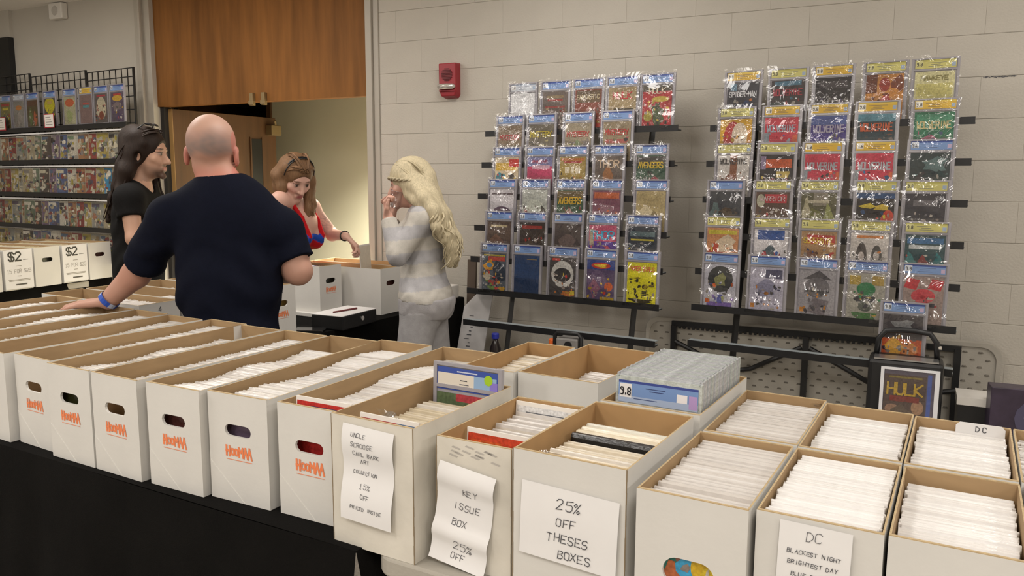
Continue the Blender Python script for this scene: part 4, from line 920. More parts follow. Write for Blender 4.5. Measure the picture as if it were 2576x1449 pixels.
# ---- wire grid rack with comics behind that table
GO = V((-5.636, 3.975, 0)); GR = -.042
t = thing('wire_rack', 'black wire grid display rack full of comics behind the two-dollar boxes', 'rack', GO, GR)
for a, b_, zr in ((.04, -.59, .0), (-.60, -1.44, .02), (-1.45, -2.1, .05)):
    mb = MB(); n = max(int(abs(b_ - a) / .077), 1)
    for i in range(n + 1):
        x = a + (b_ - a) * i / n; mb.box(x - .003, -.003, .1, x + .003, .003, 2.41 + zr)
    for z_ in [2.41, 2.345, 2.28] + [2.2 - .1 * k for k in range(12)]: mb.box(b_, -.009, z_ + zr - .0035, a, -.003, z_ + zr + .0035)
    for x in (a, b_): mb.box(x - .007, -.008, .0, x + .007, .006, 2.415 + zr)
    mb.build('grid_panel', BLACKM, t)
ROWZ = [(1.995, None), (1.722, 1.968), (1.448, 1.692), (1.173, 1.414), (.93, 1.15)]
for z_, _ in ROWZ:
    mb = MB(); mb.box(-2.1, -.075, z_ - .026, .035, -.008, z_ - .005); mb.box(-2.1, -.085, z_ - .030, .035, -.075, z_ + .008); mb.build('shelf', BLACKM, t)
GS = [(-1.823, 'b', ('#7a7440', [(R_, .5, .9, .8, .1, '#a83c34'), (R_, .5, .75, .6, .1, '#c8b83c'), (B_, .5, .3, .6, .4, '#5c5c54')], []), 'olive'), (-1.60, 'w', ('#8c8880', [(E_, .5, .75, .6, .2, '#c07c3c'), (B_, .6, .35, .5, .4, '#9c948c')], []), 'silvery grey'),
      (-1.375, 'b', ('#54482c', [(R_, .5, .88, .9, .2, '#5c3c28'), (B_, .35, .35, .4, .6, '#5c6c3c'), (B_, .75, .3, .35, .5, '#a85c3c')], []), 'brown, green and rust'), (-1.10, 'b', ('#4c463c', [(E_, .5, .75, .95, .6, '#bcae1c'), (T_, .5, .45, .9, -.8, '#b8b020'), (R_, .5, .85, .4, .1, '#b89c50')], []), 'bright yellow'),
      (-.80, 'b', ('#a8a484', [(E_, .5, .78, .8, .3, '#b85a30'), (B_, .5, .3, .6, .4, '#98a06c')], []), 'pale green with orange oval'), (-.565, 'y', ('#7c6460', [(R_, .5, .6, .5, .08, '#4c8c90'), (R_, .5, .7, .5, .06, '#b04c44')], []), 'dusty mauve'),
      (-.353, 'b', ('#5c5450', [(R_, .5, .93, .7, .05, '#b03440'), (E_, .5, .5, .8, .8, '#b8ae94'), (E_, .5, .25, .4, .3, '#7c3c24')], []), 'grey cover with a cream oval'), (-.136, 'b', ('#54465a', [(R_, .5, .92, .6, .07, '#b83c30'), (E_, .5, .8, .8, .2, '#c8a02c'), (B_, .5, .5, .7, .3, '#7c6c6c'), (B_, .6, .2, .5, .3, '#4c3c5c')], []), 'violet cover with yellow blob')]
Gm = Matrix.Rotation(GR, 3, 'Z')
for i, (x, kd, spec, ds) in enumerate(GS):
    p = GO + Gm @ V((x, -.035, 1.998)); slab(p, GR, kd, spec, 'graded comic, %s%s, on the top shelf of the wire rack' % (ds, '' if 'cover' in ds or 'with' in ds else ' cover'), 'graded comics on the wire rack', .02)
PAL = ['#a89a44', '#8c443c', '#cfc6ae', '#5c6c80', '#78886c', '#98805c', '#8c847c', '#3c3634', '#a8745c', '#645868', '#b0a488', '#c6bea6', '#d2cab8', '#b4ac98', '#d8d0c0', '#5c5650', '#a0988c']
CNAME = [('#b0a488', 'tan'), ('#984840', 'red'), ('#5c688c', 'blue'), ('#74806a', 'green'), ('#b4a25c', 'yellow'), ('#c8c0b0', 'off-white'), ('#5c5048', 'brown'), ('#98968c', 'grey'), ('#a87c58', 'orange'), ('#7c687c', 'mauve')]
NTH = ['first', 'second', 'third', 'fourth', 'fifth', 'sixth', 'seventh', 'eighth', 'ninth', 'tenth', 'eleventh', 'twelfth', 'thirteenth', 'fourteenth', 'fifteenth', 'sixteenth']
for r, (z_, zt_) in enumerate(ROWZ[1:]):
    x = .0; i = 0
    while x > -2.02 and i < 16:
        c, cn = CNAME[(i * 7 + r * 3) % 10] if not (r == 1 and i == 2) else ('#3c8cb4', 'turquoise')
        hgt = .220 if r < 3 else .205
        mb = MB(); mb.box(-.0875, -.001, 0, .0875, .002, hgt, 0, lin('#e8e2d4'))
        cover_mb(mb, -.085, .004, .17, hgt - .012, -.0016, busy(c, PAL, 24))
        mb.poly([(-.085, -.0024, hgt - .046), (.03, -.0024, hgt - .046), (.03, -.0024, hgt - .018), (-.085, -.0024, hgt - .018)], 0, lin(random.choice(PAL)))
        p = GO + Gm @ V((x - .09, -.030 - .0028 * (i % 12), z_ - .0045))
        t_ = thing('display_comic', '%s bagged comic, %s from the right on the %s comic shelf of the wire rack' % (cn, NTH[i], ['top', 'second', 'third', 'lowest'][r]), 'comic', p, (-.04, 0, GR), 'bagged comics on the wire rack')
        mb.build('cover', PRINT, t_)
        mb = MB(); mb.add([(-.09, -.0045, 0), (.09, -.0045, 0), (.09, -.0075, hgt * .5), (-.09, -.0075, hgt * .5), (.09, -.004, hgt + .008), (-.09, -.004, hgt + .008)], [(0, 1, 2, 3), (3, 2, 4, 5)]); mb.build('bag', FILM, t_)
        x -= random.choice((.105, .125, .15, .165)); i += 1
    # white folded bag tops run along the row
    mb = MB(); mb.box(-2.05, -.070, z_ + hgt + .001, .02, -.066, z_ + hgt + .013); mb.build('backing_strip', PAPER, t)
for i, (x, lab) in enumerate(((-1.80, 'small red-bordered price card at the left photo edge on the wire rack'), (-1.02, 'small red-bordered price card under the yellow comic on the wire rack'))):
    p = GO + Gm @ V((x, -.092, 1.988)); mb = MB(); mb.box(-.075, -.002, 0, .075, 0, .115, 0, lin('#a83038')); mb.box(-.066, -.0026, .008, .066, -.002, .107, 0, lin('#e6dfd6'))
    for k in range(4): mb.box(-.05, -.003, .025 + k * .02, .05 - .01 * k, -.0026, .029 + k * .02, 0, lin('#6c6460'))
    tag(mb.build('price_card', FLAT, loc=p, rot=GR), lab, 'sign')

# ------------------------------------------------------------------ handwritten signs on the front boxes
def paper_sign(x, y, z, w, h, lines, lab, rot=0, tilt=0, folds=(), amp=.006, curl=.0, t=.0032):
    """sheet hanging from (x, z) = its top centre in front of y; folds = heights (0..1 from the top) where it creases"""
    o = thing('paper_sign', lab, 'sign', (x, y, z), (0, rot, tilt))
    def f(a, b):
        q = -b / h; s = 0
        ks = [0] + list(folds) + [1]
        for k, (p0, p1) in enumerate(zip(ks, ks[1:])):
            if p0 <= q <= p1: s = math.sin((q - p0) / (p1 - p0) * PI) * amp * (-1 if k % 2 == 0 else .3)
        return -.004 + s - curl * max(q - .55, 0) ** 2 * 4
    nx, nz = 6, 24; P = []
    for j in range(nz + 1):
        for i in range(nx + 1):
            a = (i / nx - .5) * w; b = -h * j / nz; P.append((a, f(a, b), b))
    F = [(j * (nx + 1) + i, (j + 1) * (nx + 1) + i, (j + 1) * (nx + 1) + i + 1, j * (nx + 1) + i + 1) for j in range(nz) for i in range(nx)]
    mb = MB(); mb.add(P, F); mb.build('sheet', PAPER, o, smooth=True)
    mb = MB()
    for s, dx, q, hh in lines: text(mb, s, dx * w, -h * q, hh * .86, -.0010, t * .62, 0, (1, 1, 1), .66, .08, .11, f, .42)
    mb.build('handwriting', INK, o)
    return o
paper_sign(-1.122, 1.3265, 1.030, .146, .222, [('UNCLE', -.18, .115, .0105), ('SCROOGE', -.10, .215, .0115), ('CARL BARK', -.03, .305, .0105), ('ART', -.06, .385, .0105), ('COLLECTION', -.06, .50, .0085), ('15%', -.05, .645, .0125), ('OFF', -.03, .745, .011), ('PRICED INSIDE', .0, .865, .0085)],
           'folded white sign on the wide worn box, fifteen percent off', .03, -.012, (.36, .56), .006, .010, .0016)
paper_sign(-.885, 1.365, .968, .142, .222, [('KEY', .08, .27, .016), ('ISSUE', .04, .43, .0165), ('BOX', -.05, .60, .0165), ('25%', .06, .83, .021), ('OFF', .0, .93, .015)],
           'folded white sign for the key issue box', .12, .0, (.26, .60, .80), .008, .014, .0020)
paper_sign(-.630, 1.329, .985, .208, .150, [('25%', .0, .28, .023), ('OFF', -.02, .50, .018), ('THESES', .0, .72, .019), ('BOXES', .07, .93, .018)],
           'wide white sign reading 25 percent off theses boxes', .03, -.012, (), .003, .004, .0026)
paper_sign(-.182, 1.3165, 1.020, .112, .155, [('DC', -.02, .17, .018), ('BLACKEST NIGHT', .0, .33, .0075), ('BRIGHTEST DAY', -.01, .45, .0075), ('BLUE DEVIL', -.03, .58, .0075), ('BIRD MAN', -.05, .74, .008)],
           'white list sign headed DC on the front box', .02, .002, (), .002, 0, .0015)
# cut-out hole with a colourful comic showing in the R4 box
# dirty scuffs on the key issue box
mb = MB()
for i in range(14):
    x = .02 + random.random() * .15; z_ = BH - .012 - random.random() * .03; mb.poly([(x, -.0006, z_), (x + .02, -.0006, z_ - .004), (x + .024, -.0006, z_ - .001), (x + .004, -.0006, z_ + .003)])
mb.build('scuff_mark', mat('smudge', (.45, .42, .38), .8), RB['R2'][0])
for k, w__, h__ in (('R1', .233, MH), ('R2', .187, BH), ('R3', .242, MH)):
    mb = MB()
    for x_ in (0, w__):
        for i in range(14): mb.box(x_ - .0007 - random.random() * .0006, -.0006, h__ * i / 14, x_ + .0007 + random.random() * .0006, .0008, h__ * (i + 1) / 14)
    mb.build('worn_edge', mat('worn_brown_edge', (.24, .18, .11), .8), RB[k][0])
# single visible comics and slabs in the boxes
def box_item(k, y, lift, w, h, spec, lab, kind='comic', tilt=.08, dx=0, blank='#efeae2'):
    b, w_, d_, h_ = RB[k] if k in RB else (*LB[k], BH)
    t = thing('display_comic', lab, 'comic'); t.matrix_world = b.matrix_basis @ Matrix.Translation((w_ / 2 + dx, y, .0125 + lift)) @ Matrix.Rotation(-tilt, 4, 'X')
    mb = MB(); mb.box(-w / 2, 0, 0, w / 2, .005, h, 0, lin(blank)); mb.build('board', FLAT, t)
    mb = MB(); cover_mb(mb, -w / 2 + .004, .004, w - .008, h - .014, -.0008, spec, 40 if k == 'R4' else 0); mb.build('cover', PRINT, t)
    return t
box_item('R4', .009, 0, .176, .250, ('#3c3c6c', [(E_, .3, .62, .3, .3, '#2c7468'), (B_, .5, .6, .3, .25, '#8c5c4c'), (B_, .45, .55, .25, .2, '#3c9cc8'), (E_, .62, .6, .22, .22, '#c8a424'), (B_, .72, .5, .3, .2, '#d0b430'), (B_, .3, .5, .2, .2, '#a85c34')], []), 'yellow and teal comic seen through the big cut-out hole', tilt=.0)
box_item('L6', .034, .016, .176, .264, ('#c83430', [(R_, .12, .90, .24, .10, '#3c4a8c'), (R_, .56, .925, .62, .07, '#39426c'), (R_, .6, .80, .7, .10, '#d8c020')], [('MARVEL COMICS', .90, .045, '#e6e2d8')]), 'red comic with yellow band at the front of the long box')
box_item('R1', .040, 0, .170, .286, ('#a8383c', [(R_, .8, .97, .4, .1, '#3c6c9c'), (R_, .4, .97, .5, .08, '#b84448')], []), 'red and blue edged comic low at the front of the art sign box')
box_item('R2', .088, .008, .168, .258, ('#d0482c', [(R_, .3, .8, .5, .28, '#d8602c'), (B_, .3, .78, .4, .1, '#2c1c18'), (R_, .85, .68, .3, .10, '#d8b430'), (B_, .75, .85, .5, .2, '#c03c28')], []), 'orange-red comic facing the front of the key issue box')
box_item('R2', .322, 0, .176, .270, ('#e6e6e6', [(R_, .5, .93, .7, .03, '#6c7078'), (R_, .5, .88, .8, .05, '#c8d4e0')], []), 'white comic leaning at the back of the key issue box')
# upright graded slab in the first wide box
b, w_, d_, h_ = RB['R1']
t = thing('graded_comic', 'graded comic with a blue label standing tall at the back of the art sign box', 'comic')
t.matrix_world = b.matrix_basis @ Matrix.Translation((w_ / 2 + .006, d_ - .045, .0125)) @ Matrix.Rotation(-.04, 4, 'X') @ Matrix.Diagonal((1.06, 1, 1.155, 1))
link('case', CASE_ME, t)
mb = MB(); z0, z1, y = SH - .062, SH - .010, -.0062
for q in ((-.092, z0, .092, z1, '#3c54a4', 0), (-.088, z0 + .008, .02, z1 - .013, '#e0d8ca', 1), (.02, z0 + .008, .085, z1 - .013, '#93b2d4', 2), (.066, z0 + .004, .088, z0 + .03, '#8c7cd0', 4), (-.03, z1 - .009, .03, z1 - .006, '#c8d0e4', 3), (-.02, z0 + .024, 0, z0 + .026, '#3c3c44', 5), (-.022, z0 + .015, .005, z0 + .017, '#6c6c74', 5)):
    mb.poly([(q[0], y - q[5] * .0002, q[1]), (q[2], y - q[5] * .0002, q[1]), (q[2], y - q[5] * .0002, q[3]), (q[0], y - q[5] * .0002, q[3])], 0, lin(q[4]))
mb.disc(.062, z0 + .034, .012, .012, y - .0012, 14, 0, lin('#a4cc2c')); mb.build('grade_label', FLAT, t)
mb = MB(); cover_mb(mb, -.09, .014, .18, .215, -.0062, ('#5c6c4c', [(R_, .66, .96, .68, .08, '#b84048')], [])); mb.build('cover', PRINT, t)
# row of slabs on edge
b, w_, d_, h_ = RB['S3']
CLEARE = mat('slab_edge', (.58, .59, .61), .2, spec=.6, var=.25, vscale=60, bump=.4, bscale=90)
CLEARE2 = mat('slab_edge_green', (.57, .61, .58), .2, spec=.6, var=.25, vscale=60, bump=.4, bscale=90)
mb = MB(); mb.box(-.104, -.0052, 0, .104, .0052, .336); mb.box(-.108, -.006, .004, -.104, .006, .34); mb.box(.104, -.006, .004, .108, .006, .34); mb.box(-.10, -.0035, .336, .10, .0035, .340)
o = mb.build('case', CLEARE, bevel=.0015); SE1 = o.data; bpy.data.objects.remove(o)
SE2 = SE1.copy(); SE2.materials[0] = CLEARE2
mb = MB(); mb.box(-.110, -.0068, .28, .110, .0068, .346); o = mb.build('bag_top', CLEAR); SE3 = o.data; bpy.data.objects.remove(o)
for i in range(25):
    yy = .052 + i * .0138
    t = thing('graded_comic', 'front graded comic with blue 9.8 label in the box of slabs' if i == 0 else 'clear graded comic standing on edge behind the 9.8 slab', 'comic', group='graded comics packed on edge')
    t.matrix_world = b.matrix_basis @ Matrix.Translation((w_ / 2 + random.uniform(-.003, .003), yy, .0125 + (.012 if i else .008))) @ Matrix.Rotation(-.03, 4, 'X')
    link('case', SE1 if i % 3 else SE2, t)
    if i == 0:
        mb = MB(); z0, z1, y = .276, .330, -.0072
        for q in ((-.100, z0, .100, z1, '#7898cc', 0), (-.1, z1 - .006, .1, z1, '#3a4a94', 1), (-.1, z0, .1, z0 + .016, '#a9bad6', 1), (-.097, z0 + .012, -.066, z1 - .008, '#eceaea', 2), (.048, z0 + .016, .074, z0 + .036, '#f0eef0', 2), (.078, z0 + .004, .098, z0 + .036, '#b89cd0', 2), (-.03, z1 - .016, .02, z1 - .014, '#3c4c7c', 2), (-.02, z1 - .022, .015, z1 - .020, '#3c4c7c', 2), (-.06, z0 + .010, .0, z0 + .012, '#4c5c88', 3)):
            mb.poly([(q[0], y - q[5] * .0002, q[1]), (q[2], y - q[5] * .0002, q[1]), (q[2], y - q[5] * .0002, q[3]), (q[0], y - q[5] * .0002, q[3])], 0, lin(q[4]))
        text(mb, '9.8', -.0815, z0 + .019, .017, y - .001, .0028, 0, lin('#222026'), .42); mb.build('grade_label', FLAT, t)
# divider tab with DC
b, w_, d_, h_ = RB['S6']
t = thing('divider_card', 'white divider card marked DC at the back of the box', 'divider'); t.matrix_world = b.matrix_basis @ Matrix.Translation((w_ / 2, d_ - .018, .0125))
m = MB(); m.box(-.085, 0, 0, .085, .002, .255); Pp = [(-.012, .255), (.085, .255), (.085, .272), (.078, .280), (-.004, .280), (-.012, .272)]
m.add([(x, 0, z) for x, z in Pp] + [(x, .002, z) for x, z in Pp], [tuple(range(6)), tuple(range(11, 5, -1))] + [(6 + i, 6 + (i + 1) % 6, (i + 1) % 6, i) for i in range(6)]); m.build('card', PAPER, t)
m = MB(); text(m, 'DC', .038, .262, .011, -.0006, .0017, gap=1.0); m.build('handwriting', INK, t)
# crumpled bag corners that stick out of the boxes
def crumple(name, M, s, lab, seed):
    r = random.Random(seed); mb = MB(); P = [(r.uniform(-1, 1) * s, r.uniform(-.5, .5) * s, r.uniform(0, .7) * s) for _ in range(26)]
    F = []
    for _ in range(14):
        a = r.sample(range(26), 3); F.append(tuple(a))
    mb.M = M; mb.add(P, F); return tag(mb.build(name, FILM2), lab, 'bag')
crumple('bag_scrap', RB['R1'][0].matrix_basis @ Matrix.Translation((.075, .11, .258)), .05, 'crumpled clear bag tops in the art sign box', 1)
crumple('bag_scrap', RB['R3'][0].matrix_basis @ Matrix.Translation((.055, .05, .270)), .035, 'crumpled clear bag at the front of the 25 percent box', 2)
crumple('bag_scrap', RB['S4'][0].matrix_basis @ Matrix.Translation((.175, .385, .268)), .022, 'crumpled clear bag corner at the back of the box near the table', 3)
crumple('bag_scrap', LB['L1'][0].matrix_basis @ Matrix.Translation((.10, .12, .215)), .05, 'loose clear bag flopping in the first whole long box', 4)

# ------------------------------------------------------------------ people: smooth bodies polygonised from blended volumes
class Field:
    def __init__(s, lo, hi, h, zf=None):
        s.x = np.arange(lo[0], hi[0], h); s.y = np.arange(lo[1], hi[1], h)
        s.z = np.arange(lo[2], hi[2], h) if zf is None or zf <= lo[2] else np.concatenate([np.arange(lo[2], zf, h * 2.2), np.arange(zf, hi[2], h)])
        s.h = h; s.d = np.full((len(s.x), len(s.y), len(s.z)), .5, np.float32)
    def reg(s, lo, hi):
        sl = tuple(slice(max(int(np.searchsorted(c, a)) - 1, 0), int(np.searchsorted(c, b)) + 1) for c, a, b in zip((s.x, s.y, s.z), lo, hi))
        return sl, s.x[sl[0]][:, None, None], s.y[sl[1]][None, :, None], s.z[sl[2]][None, None, :]
    def app(s, sl, d, k, op='u'):
        a = s.d[sl]
        if a.size == 0: return
        if op == 'u':
            hh = np.clip(.5 + .5 * (a - d) / k, 0, 1); s.d[sl] = a * (1 - hh) + d * hh - k * hh * (1 - hh)
        else:
            hh = np.clip(.5 - .5 * (a + d) / k, 0, 1); s.d[sl] = a * (1 - hh) - d * hh + k * hh * (1 - hh)
    def cap(s, a, b, ra, rb=None, k=.02, flat=None, clip=None, op='u'):
        rb = ra if rb is None else rb; m = max(ra, rb) + k + 3 * s.h
        sl, X, Y, Z = s.reg([min(p, q) - m for p, q in zip(a, b)], [max(p, q) + m for p, q in zip(a, b)])
        px, py, pz = X - a[0], Y - a[1], Z - a[2]; v = V(b) - V(a)
        t = np.clip((px * v.x + py * v.y + pz * v.z) / max(v.length_squared, 1e-9), 0, 1)
        qx, qy, qz = px - t * v.x, py - t * v.y, pz - t * v.z
        if flat:
            n, f = flat; q = (qx * n[0] + qy * n[1] + qz * n[2]) * (f - 1); qx, qy, qz = qx + q * n[0], qy + q * n[1], qz + q * n[2]
        d = np.sqrt(qx * qx + qy * qy + qz * qz) - (ra + (rb - ra) * t)
        for o, n in (clip or ()): d = np.maximum(d, (X - o[0]) * n[0] + (Y - o[1]) * n[1] + (Z - o[2]) * n[2])
        s.app(sl, d, k, op)
    def ell(s, c, r, B, k=.03, op='u', clip=None):
        m = max(r) + k + 3 * s.h
        sl, X, Y, Z = s.reg([q - m for q in c], [q + m for q in c]); X, Y, Z = X - c[0], Y - c[1], Z - c[2]
        L = [X * e[0] + Y * e[1] + Z * e[2] for e in B]
        k0 = np.sqrt(sum((l / q) ** 2 for l, q in zip(L, r))); k1 = np.sqrt(sum((l / q ** 2) ** 2 for l, q in zip(L, r)))
        d = k0 * (k0 - 1) / np.maximum(k1, 1e-6)
        for o, n in (clip or ()): d = np.maximum(d, (X + c[0] - o[0]) * n[0] + (Y + c[1] - o[1]) * n[1] + (Z + c[2] - o[2]) * n[2])
        s.app(sl, d, k, op)
    def cut(s, o, n):
        d = (s.x[:, None, None] - o[0]) * n[0] + (s.y[None, :, None] - o[1]) * n[1] + (s.z[None, None, :] - o[2]) * n[2]
        s.d = np.maximum(s.d, d.astype(np.float32))
    def wrinkle(s, amp, f, zlo=-9, zhi=9):
        X, Y, Z = s.x[:, None, None], s.y[None, :, None], s.z[None, None, :]
        n = np.sin(Z * f + 3 * np.sin(X * f * .45 + 1) + 2 * np.sin(Y * f * .5)) * np.sin(X * f * .35 - Z * f * .3 + Y * f * .2)
        wz = np.clip(np.minimum((Z - zlo) / .06, (zhi - Z) / .06), 0, 1)
        near = np.abs(s.d) < .08
        s.d = np.where(near, s.d + (amp * n * wz).astype(np.float32), s.d)
    def mesh(s):
        """surface nets"""
        d = s.d; d[0] = d[-1] = .5; d[:, 0] = d[:, -1] = .5; d[:, :, -1] = .5; d[:, :, 0] = .5
        ins = d < 0
        c = [ins[i:ins.shape[0] - 1 + i, j:ins.shape[1] - 1 + j, k:ins.shape[2] - 1 + k] for i in (0, 1) for j in (0, 1) for k in (0, 1)]
        cnt = np.zeros(c[0].shape, np.int8)
        for q in c: cnt += q
        act = np.argwhere((cnt > 0) & (cnt < 8)); idx = np.full(cnt.shape, -1, np.int32); idx[tuple(act.T)] = np.arange(len(act))
        I, J, K = act.T; off = [(i, j, k) for i in (0, 1) for j in (0, 1) for k in (0, 1)]
        val = np.stack([d[I + i, J + j, K + k] for i, j, k in off], 1)
        pos = np.stack([np.stack([s.x[I + i], s.y[J + j], s.z[K + k]], 1) for i, j, k in off], 1)
        acc = np.zeros((len(act), 3)); num = np.zeros(len(act))
        for a in range(8):
            for b in range(a + 1, 8):
                if sum(p != q for p, q in zip(off[a], off[b])) != 1: continue
                va, vb = val[:, a], val[:, b]; m = (va < 0) != (vb < 0)
                t = np.where(m, va / np.where(m, va - vb, 1), 0)
                acc += np.where(m[:, None], pos[:, a] + (pos[:, b] - pos[:, a]) * t[:, None], 0); num += m
        vert = acc / num[:, None]; F = []
        for ax in range(3):
            sh = [slice(None)] * 3; s1 = list(sh); s2 = list(sh); s1[ax] = slice(0, -1); s2[ax] = slice(1, None)
            a, b = ins[tuple(s1)], ins[tuple(s2)]; e = np.argwhere(a != b)
            u, w_ = [(1, 2), (2, 0), (0, 1)][ax]
            e = e[(e[:, u] > 0) & (e[:, w_] > 0) & (e[:, u] < ins.shape[u] - 1) & (e[:, w_] < ins.shape[w_] - 1)]
            def cell(du, dw):
                q = e.copy(); q[:, u] -= du; q[:, w_] -= dw; return idx[tuple(q.T)]
            q = np.stack([cell(1, 1), cell(0, 1), cell(0, 0), cell(1, 0)], 1)
            fl = ~a[tuple(e.T)]; q[fl] = q[fl][:, ::-1]; F.append(q)
        F = np.concatenate(F); F = F[(F >= 0).all(1)]
        return vert, F
def np_mesh(name, vert, F, m, parent=None, colfn=None, smooth=True):
    me = bpy.data.meshes.new(name); me.vertices.add(len(vert)); me.vertices.foreach_set('co', vert.astype(np.float32).ravel())
    me.loops.add(F.size); me.loops.foreach_set('vertex_index', F.astype(np.int32).ravel())
    me.polygons.add(len(F)); me.polygons.foreach_set('loop_start', np.arange(0, F.size, 4, dtype=np.int32))
    me.polygons.foreach_set('use_smooth', np.full(len(F), smooth))
    me.materials.append(m)
    if colfn is not None:
        c = colfn(vert); a = me.color_attributes.new('Col', 'FLOAT_COLOR', 'POINT'); a.data.foreach_set('color', np.concatenate([c, np.ones((len(c), 1))], 1).astype(np.float32).ravel())
    me.update(calc_edges=True); me.validate()
    return link(name, me, parent)
def basis(f, up=(0, 0, 1)):
    f = V(f).normalized(); r = f.cross(V(up)).normalized(); return (r, f, r.cross(f))
def head(F, c, B, s, male=True, ears=True):
    R, Fw, U = B; P = lambda x, y, z: V(c) + (R * x + Fw * y + U * z) * s
    F.ell(P(0, -.012, .035), (.076 * s, .098 * s, .088 * s), B, .02)
    F.ell(P(0, .032, -.022), (.062 * s, .062 * s, .085 * s), B, .03)
    F.ell(P(0, .040, -.076), ((.050 if male else .043) * s, .046 * s, .036 * s), B, .025)
    F.cap(P(-.034, .078, .024), P(.034, .078, .024), .013 * s, None, .015)
    for sx in (-1, 1):
        F.ell(P(sx * .033, .098, .004), (.017 * s, .014 * s, .011 * s), B, .010, 's')
        F.ell(P(sx * .032, .080, .003), (.0125 * s, .0125 * s, .0115 * s), B, .003)
        F.cap(P(sx * .052, .062, -.022), P(sx * .03, .080, -.034), .015 * s, .012 * s, .02)
        if ears:
            F.ell(P(sx * .079, -.008, -.012), (.009 * s, .021 * s, .033 * s), B, .008); F.ell(P(sx * .086, -.002, -.012), (.006 * s, .010 * s, .018 * s), B, .005, 's')
    F.cap(P(0, .088, .006), P(0, .112, -.034), .0075 * s, .0115 * s, .012)
    F.cap(P(-.012, .098, -.038), P(.012, .098, -.038), .008 * s, None, .008)
    F.cap(P(-.020, .090, -.062), P(.020, .090, -.062), .0065 * s, None, .008); F.cap(P(-.017, .089, -.073), P(.017, .089, -.073), .0075 * s, None, .008)
    F.ell(P(0, .084, -.102), (.020 * s, .016 * s, .015 * s), B, .015)
    return P
def headcol(c, B, s, skin, brow, lip=(.45, .16, .14), beard=None, scalp=None, blush=.0):
    R, Fw, U = [np.array(b) for b in B]; c = np.array(c)
    def fn(v, col):
        q = (v - c) / s; x, y, z = q @ R, q @ Fw, q @ U
        hd = (np.abs(x) < .1) & (np.abs(y) < .13) & (z > -.13) & (z < .14)
        def blend(m, k):
            m = np.clip(m, 0, 1)[:, None]; col[:] = col * (1 - m) + np.array(k) * m
        box_ = lambda cx, cz, rx, rz: np.clip(1.6 - 1.6 * (((np.abs(x) - cx) / rx) ** 2 + ((z - cz) / rz) ** 2), 0, 1) * hd * (y > .04)
        if beard is not None:
            bm = hd * np.clip((-.045 - z) / .02, 0, 1) * (y > -.01) * np.clip((y + .01) / .03, 0, 1); blend(bm * .45, beard); blend(bm * np.clip((y - .04) / .03, 0, 1) * np.clip((-.065 - z) / .02, 0, 1) * .8, beard); blend(box_(0, -.049, .030, .008) * .6, beard)
        if scalp is not None: scalp(x, y, z, hd, blend)
        blend(box_(0, -.067, .024, .011), lip)
        blend(box_(.032, .003, .016, .006), (.30, .24, .21)); blend(box_(.031, .002, .008, .0085), (.03, .02, .015)); blend(box_(.032, .0105, .020, .0032), (.05, .03, .02))
        blend(box_(.034, .027, .024, .006) * .9, brow)
        if blush: blend(box_(.045, -.03, .025, .02) * blush, (.55, .22, .18))
        return col
    return fn
def hand(F, W, d, n, s=1.0, thumb=1, curl=(.25, .25, .3, .35), spread=.06, tcurl=.3, rad=.0088):
    """palm and five unequal fingers; d = finger direction, n = back of the hand, thumb = side of the thumb along n x d"""
    d = V(d).normalized(); n = (V(n) - d * V(n).dot(d)).normalized(); sv = n.cross(d) * thumb
    W = V(W)
    for o in (-.026, -.008, .010, .026): F.cap(W + d * .012 * s + sv * o * .7 * s, W + d * .085 * s + sv * o * s, .0125 * s, .0115 * s, .012)
    for i, (o, L) in enumerate(((.030, .072), (.010, .082), (-.010, .076), (-.028, .060))):
        b = W + d * (.088 - abs(o - .008) * .15) * s + sv * o * s; dd = (d + sv * o / .03 * spread).normalized(); nn = n; p = b
        for k, f in enumerate((.46, .30, .24)):
            a = curl[i] * (1 + .5 * k); dd2 = (dd * math.cos(a) - nn * math.sin(a)).normalized(); nn = (nn * math.cos(a) + dd * math.sin(a)).normalized(); dd = dd2
            q = p + dd * L * f * s; F.cap(p, q, rad * s * (1 - .07 * k), rad * s * (.93 - .07 * k), .004); p = q
    p = W + d * .022 * s + sv * .026 * s; q = p + (d * .55 + sv * .75 - n * .25).normalized() * .042 * s; F.cap(p, q, .015 * s, .0115 * s, .012)
    t = (d * .85 + sv * (.45 - tcurl) - n * tcurl).normalized(); r = q + t * .030 * s; F.cap(q, r, .0108 * s, .0095 * s, .004); F.cap(r, r + (t - n * .1).normalized() * .024 * s, .0095 * s, .0082 * s, .004)
def clothes_torso(F, P, g):
    B = P['B']; fem = P.get('fem')
    F.ell(P['chest'], tuple(x + g for x in P['cr']), B, .05); F.ell(P['belly'], tuple(x + g for x in P['br']), B, .06); F.ell(P['pelvis'], tuple(x + g for x in P['pr']), B, .06)
    a, b = P['shL'], P['shR']; F.cap(a, b, P['sr'] + g, None, .05)
    nb = P['neck']
    for q in (a, b): F.cap(nb, q, P['sr'] * .75 + g, P['sr'] + g, .05)
    if fem:
        for sx in (-1, 1): F.ell(P['chest'] + B[0] * sx * .075 + B[1] * (P['cr'][1] * .72) + B[2] * .0, (.066 + g, .06 + g, .066 + g), B, .03)
def legs(F, P, g, lo=0.0):
    for h_, k_, a_ in ((P['hipL'], P['knL'], P['anL']), (P['hipR'], P['knR'], P['anR'])):
        F.cap(h_, k_, P['lr'][0] + g, P['lr'][1] + g, .05); F.cap(k_, a_, P['lr'][1] + g, P['lr'][2] + g, .04)
def arms(F, P, g, fore=True):
    for S_ in 'LR':
        F.cap(P['sh' + S_], P['el' + S_], P['ar'][0] + g, P['ar'][1] + g, .03)
        if fore: F.cap(P['el' + S_], P['wr' + S_], P['ar'][1] * .98 + g, P['ar'][2] + g, .02)
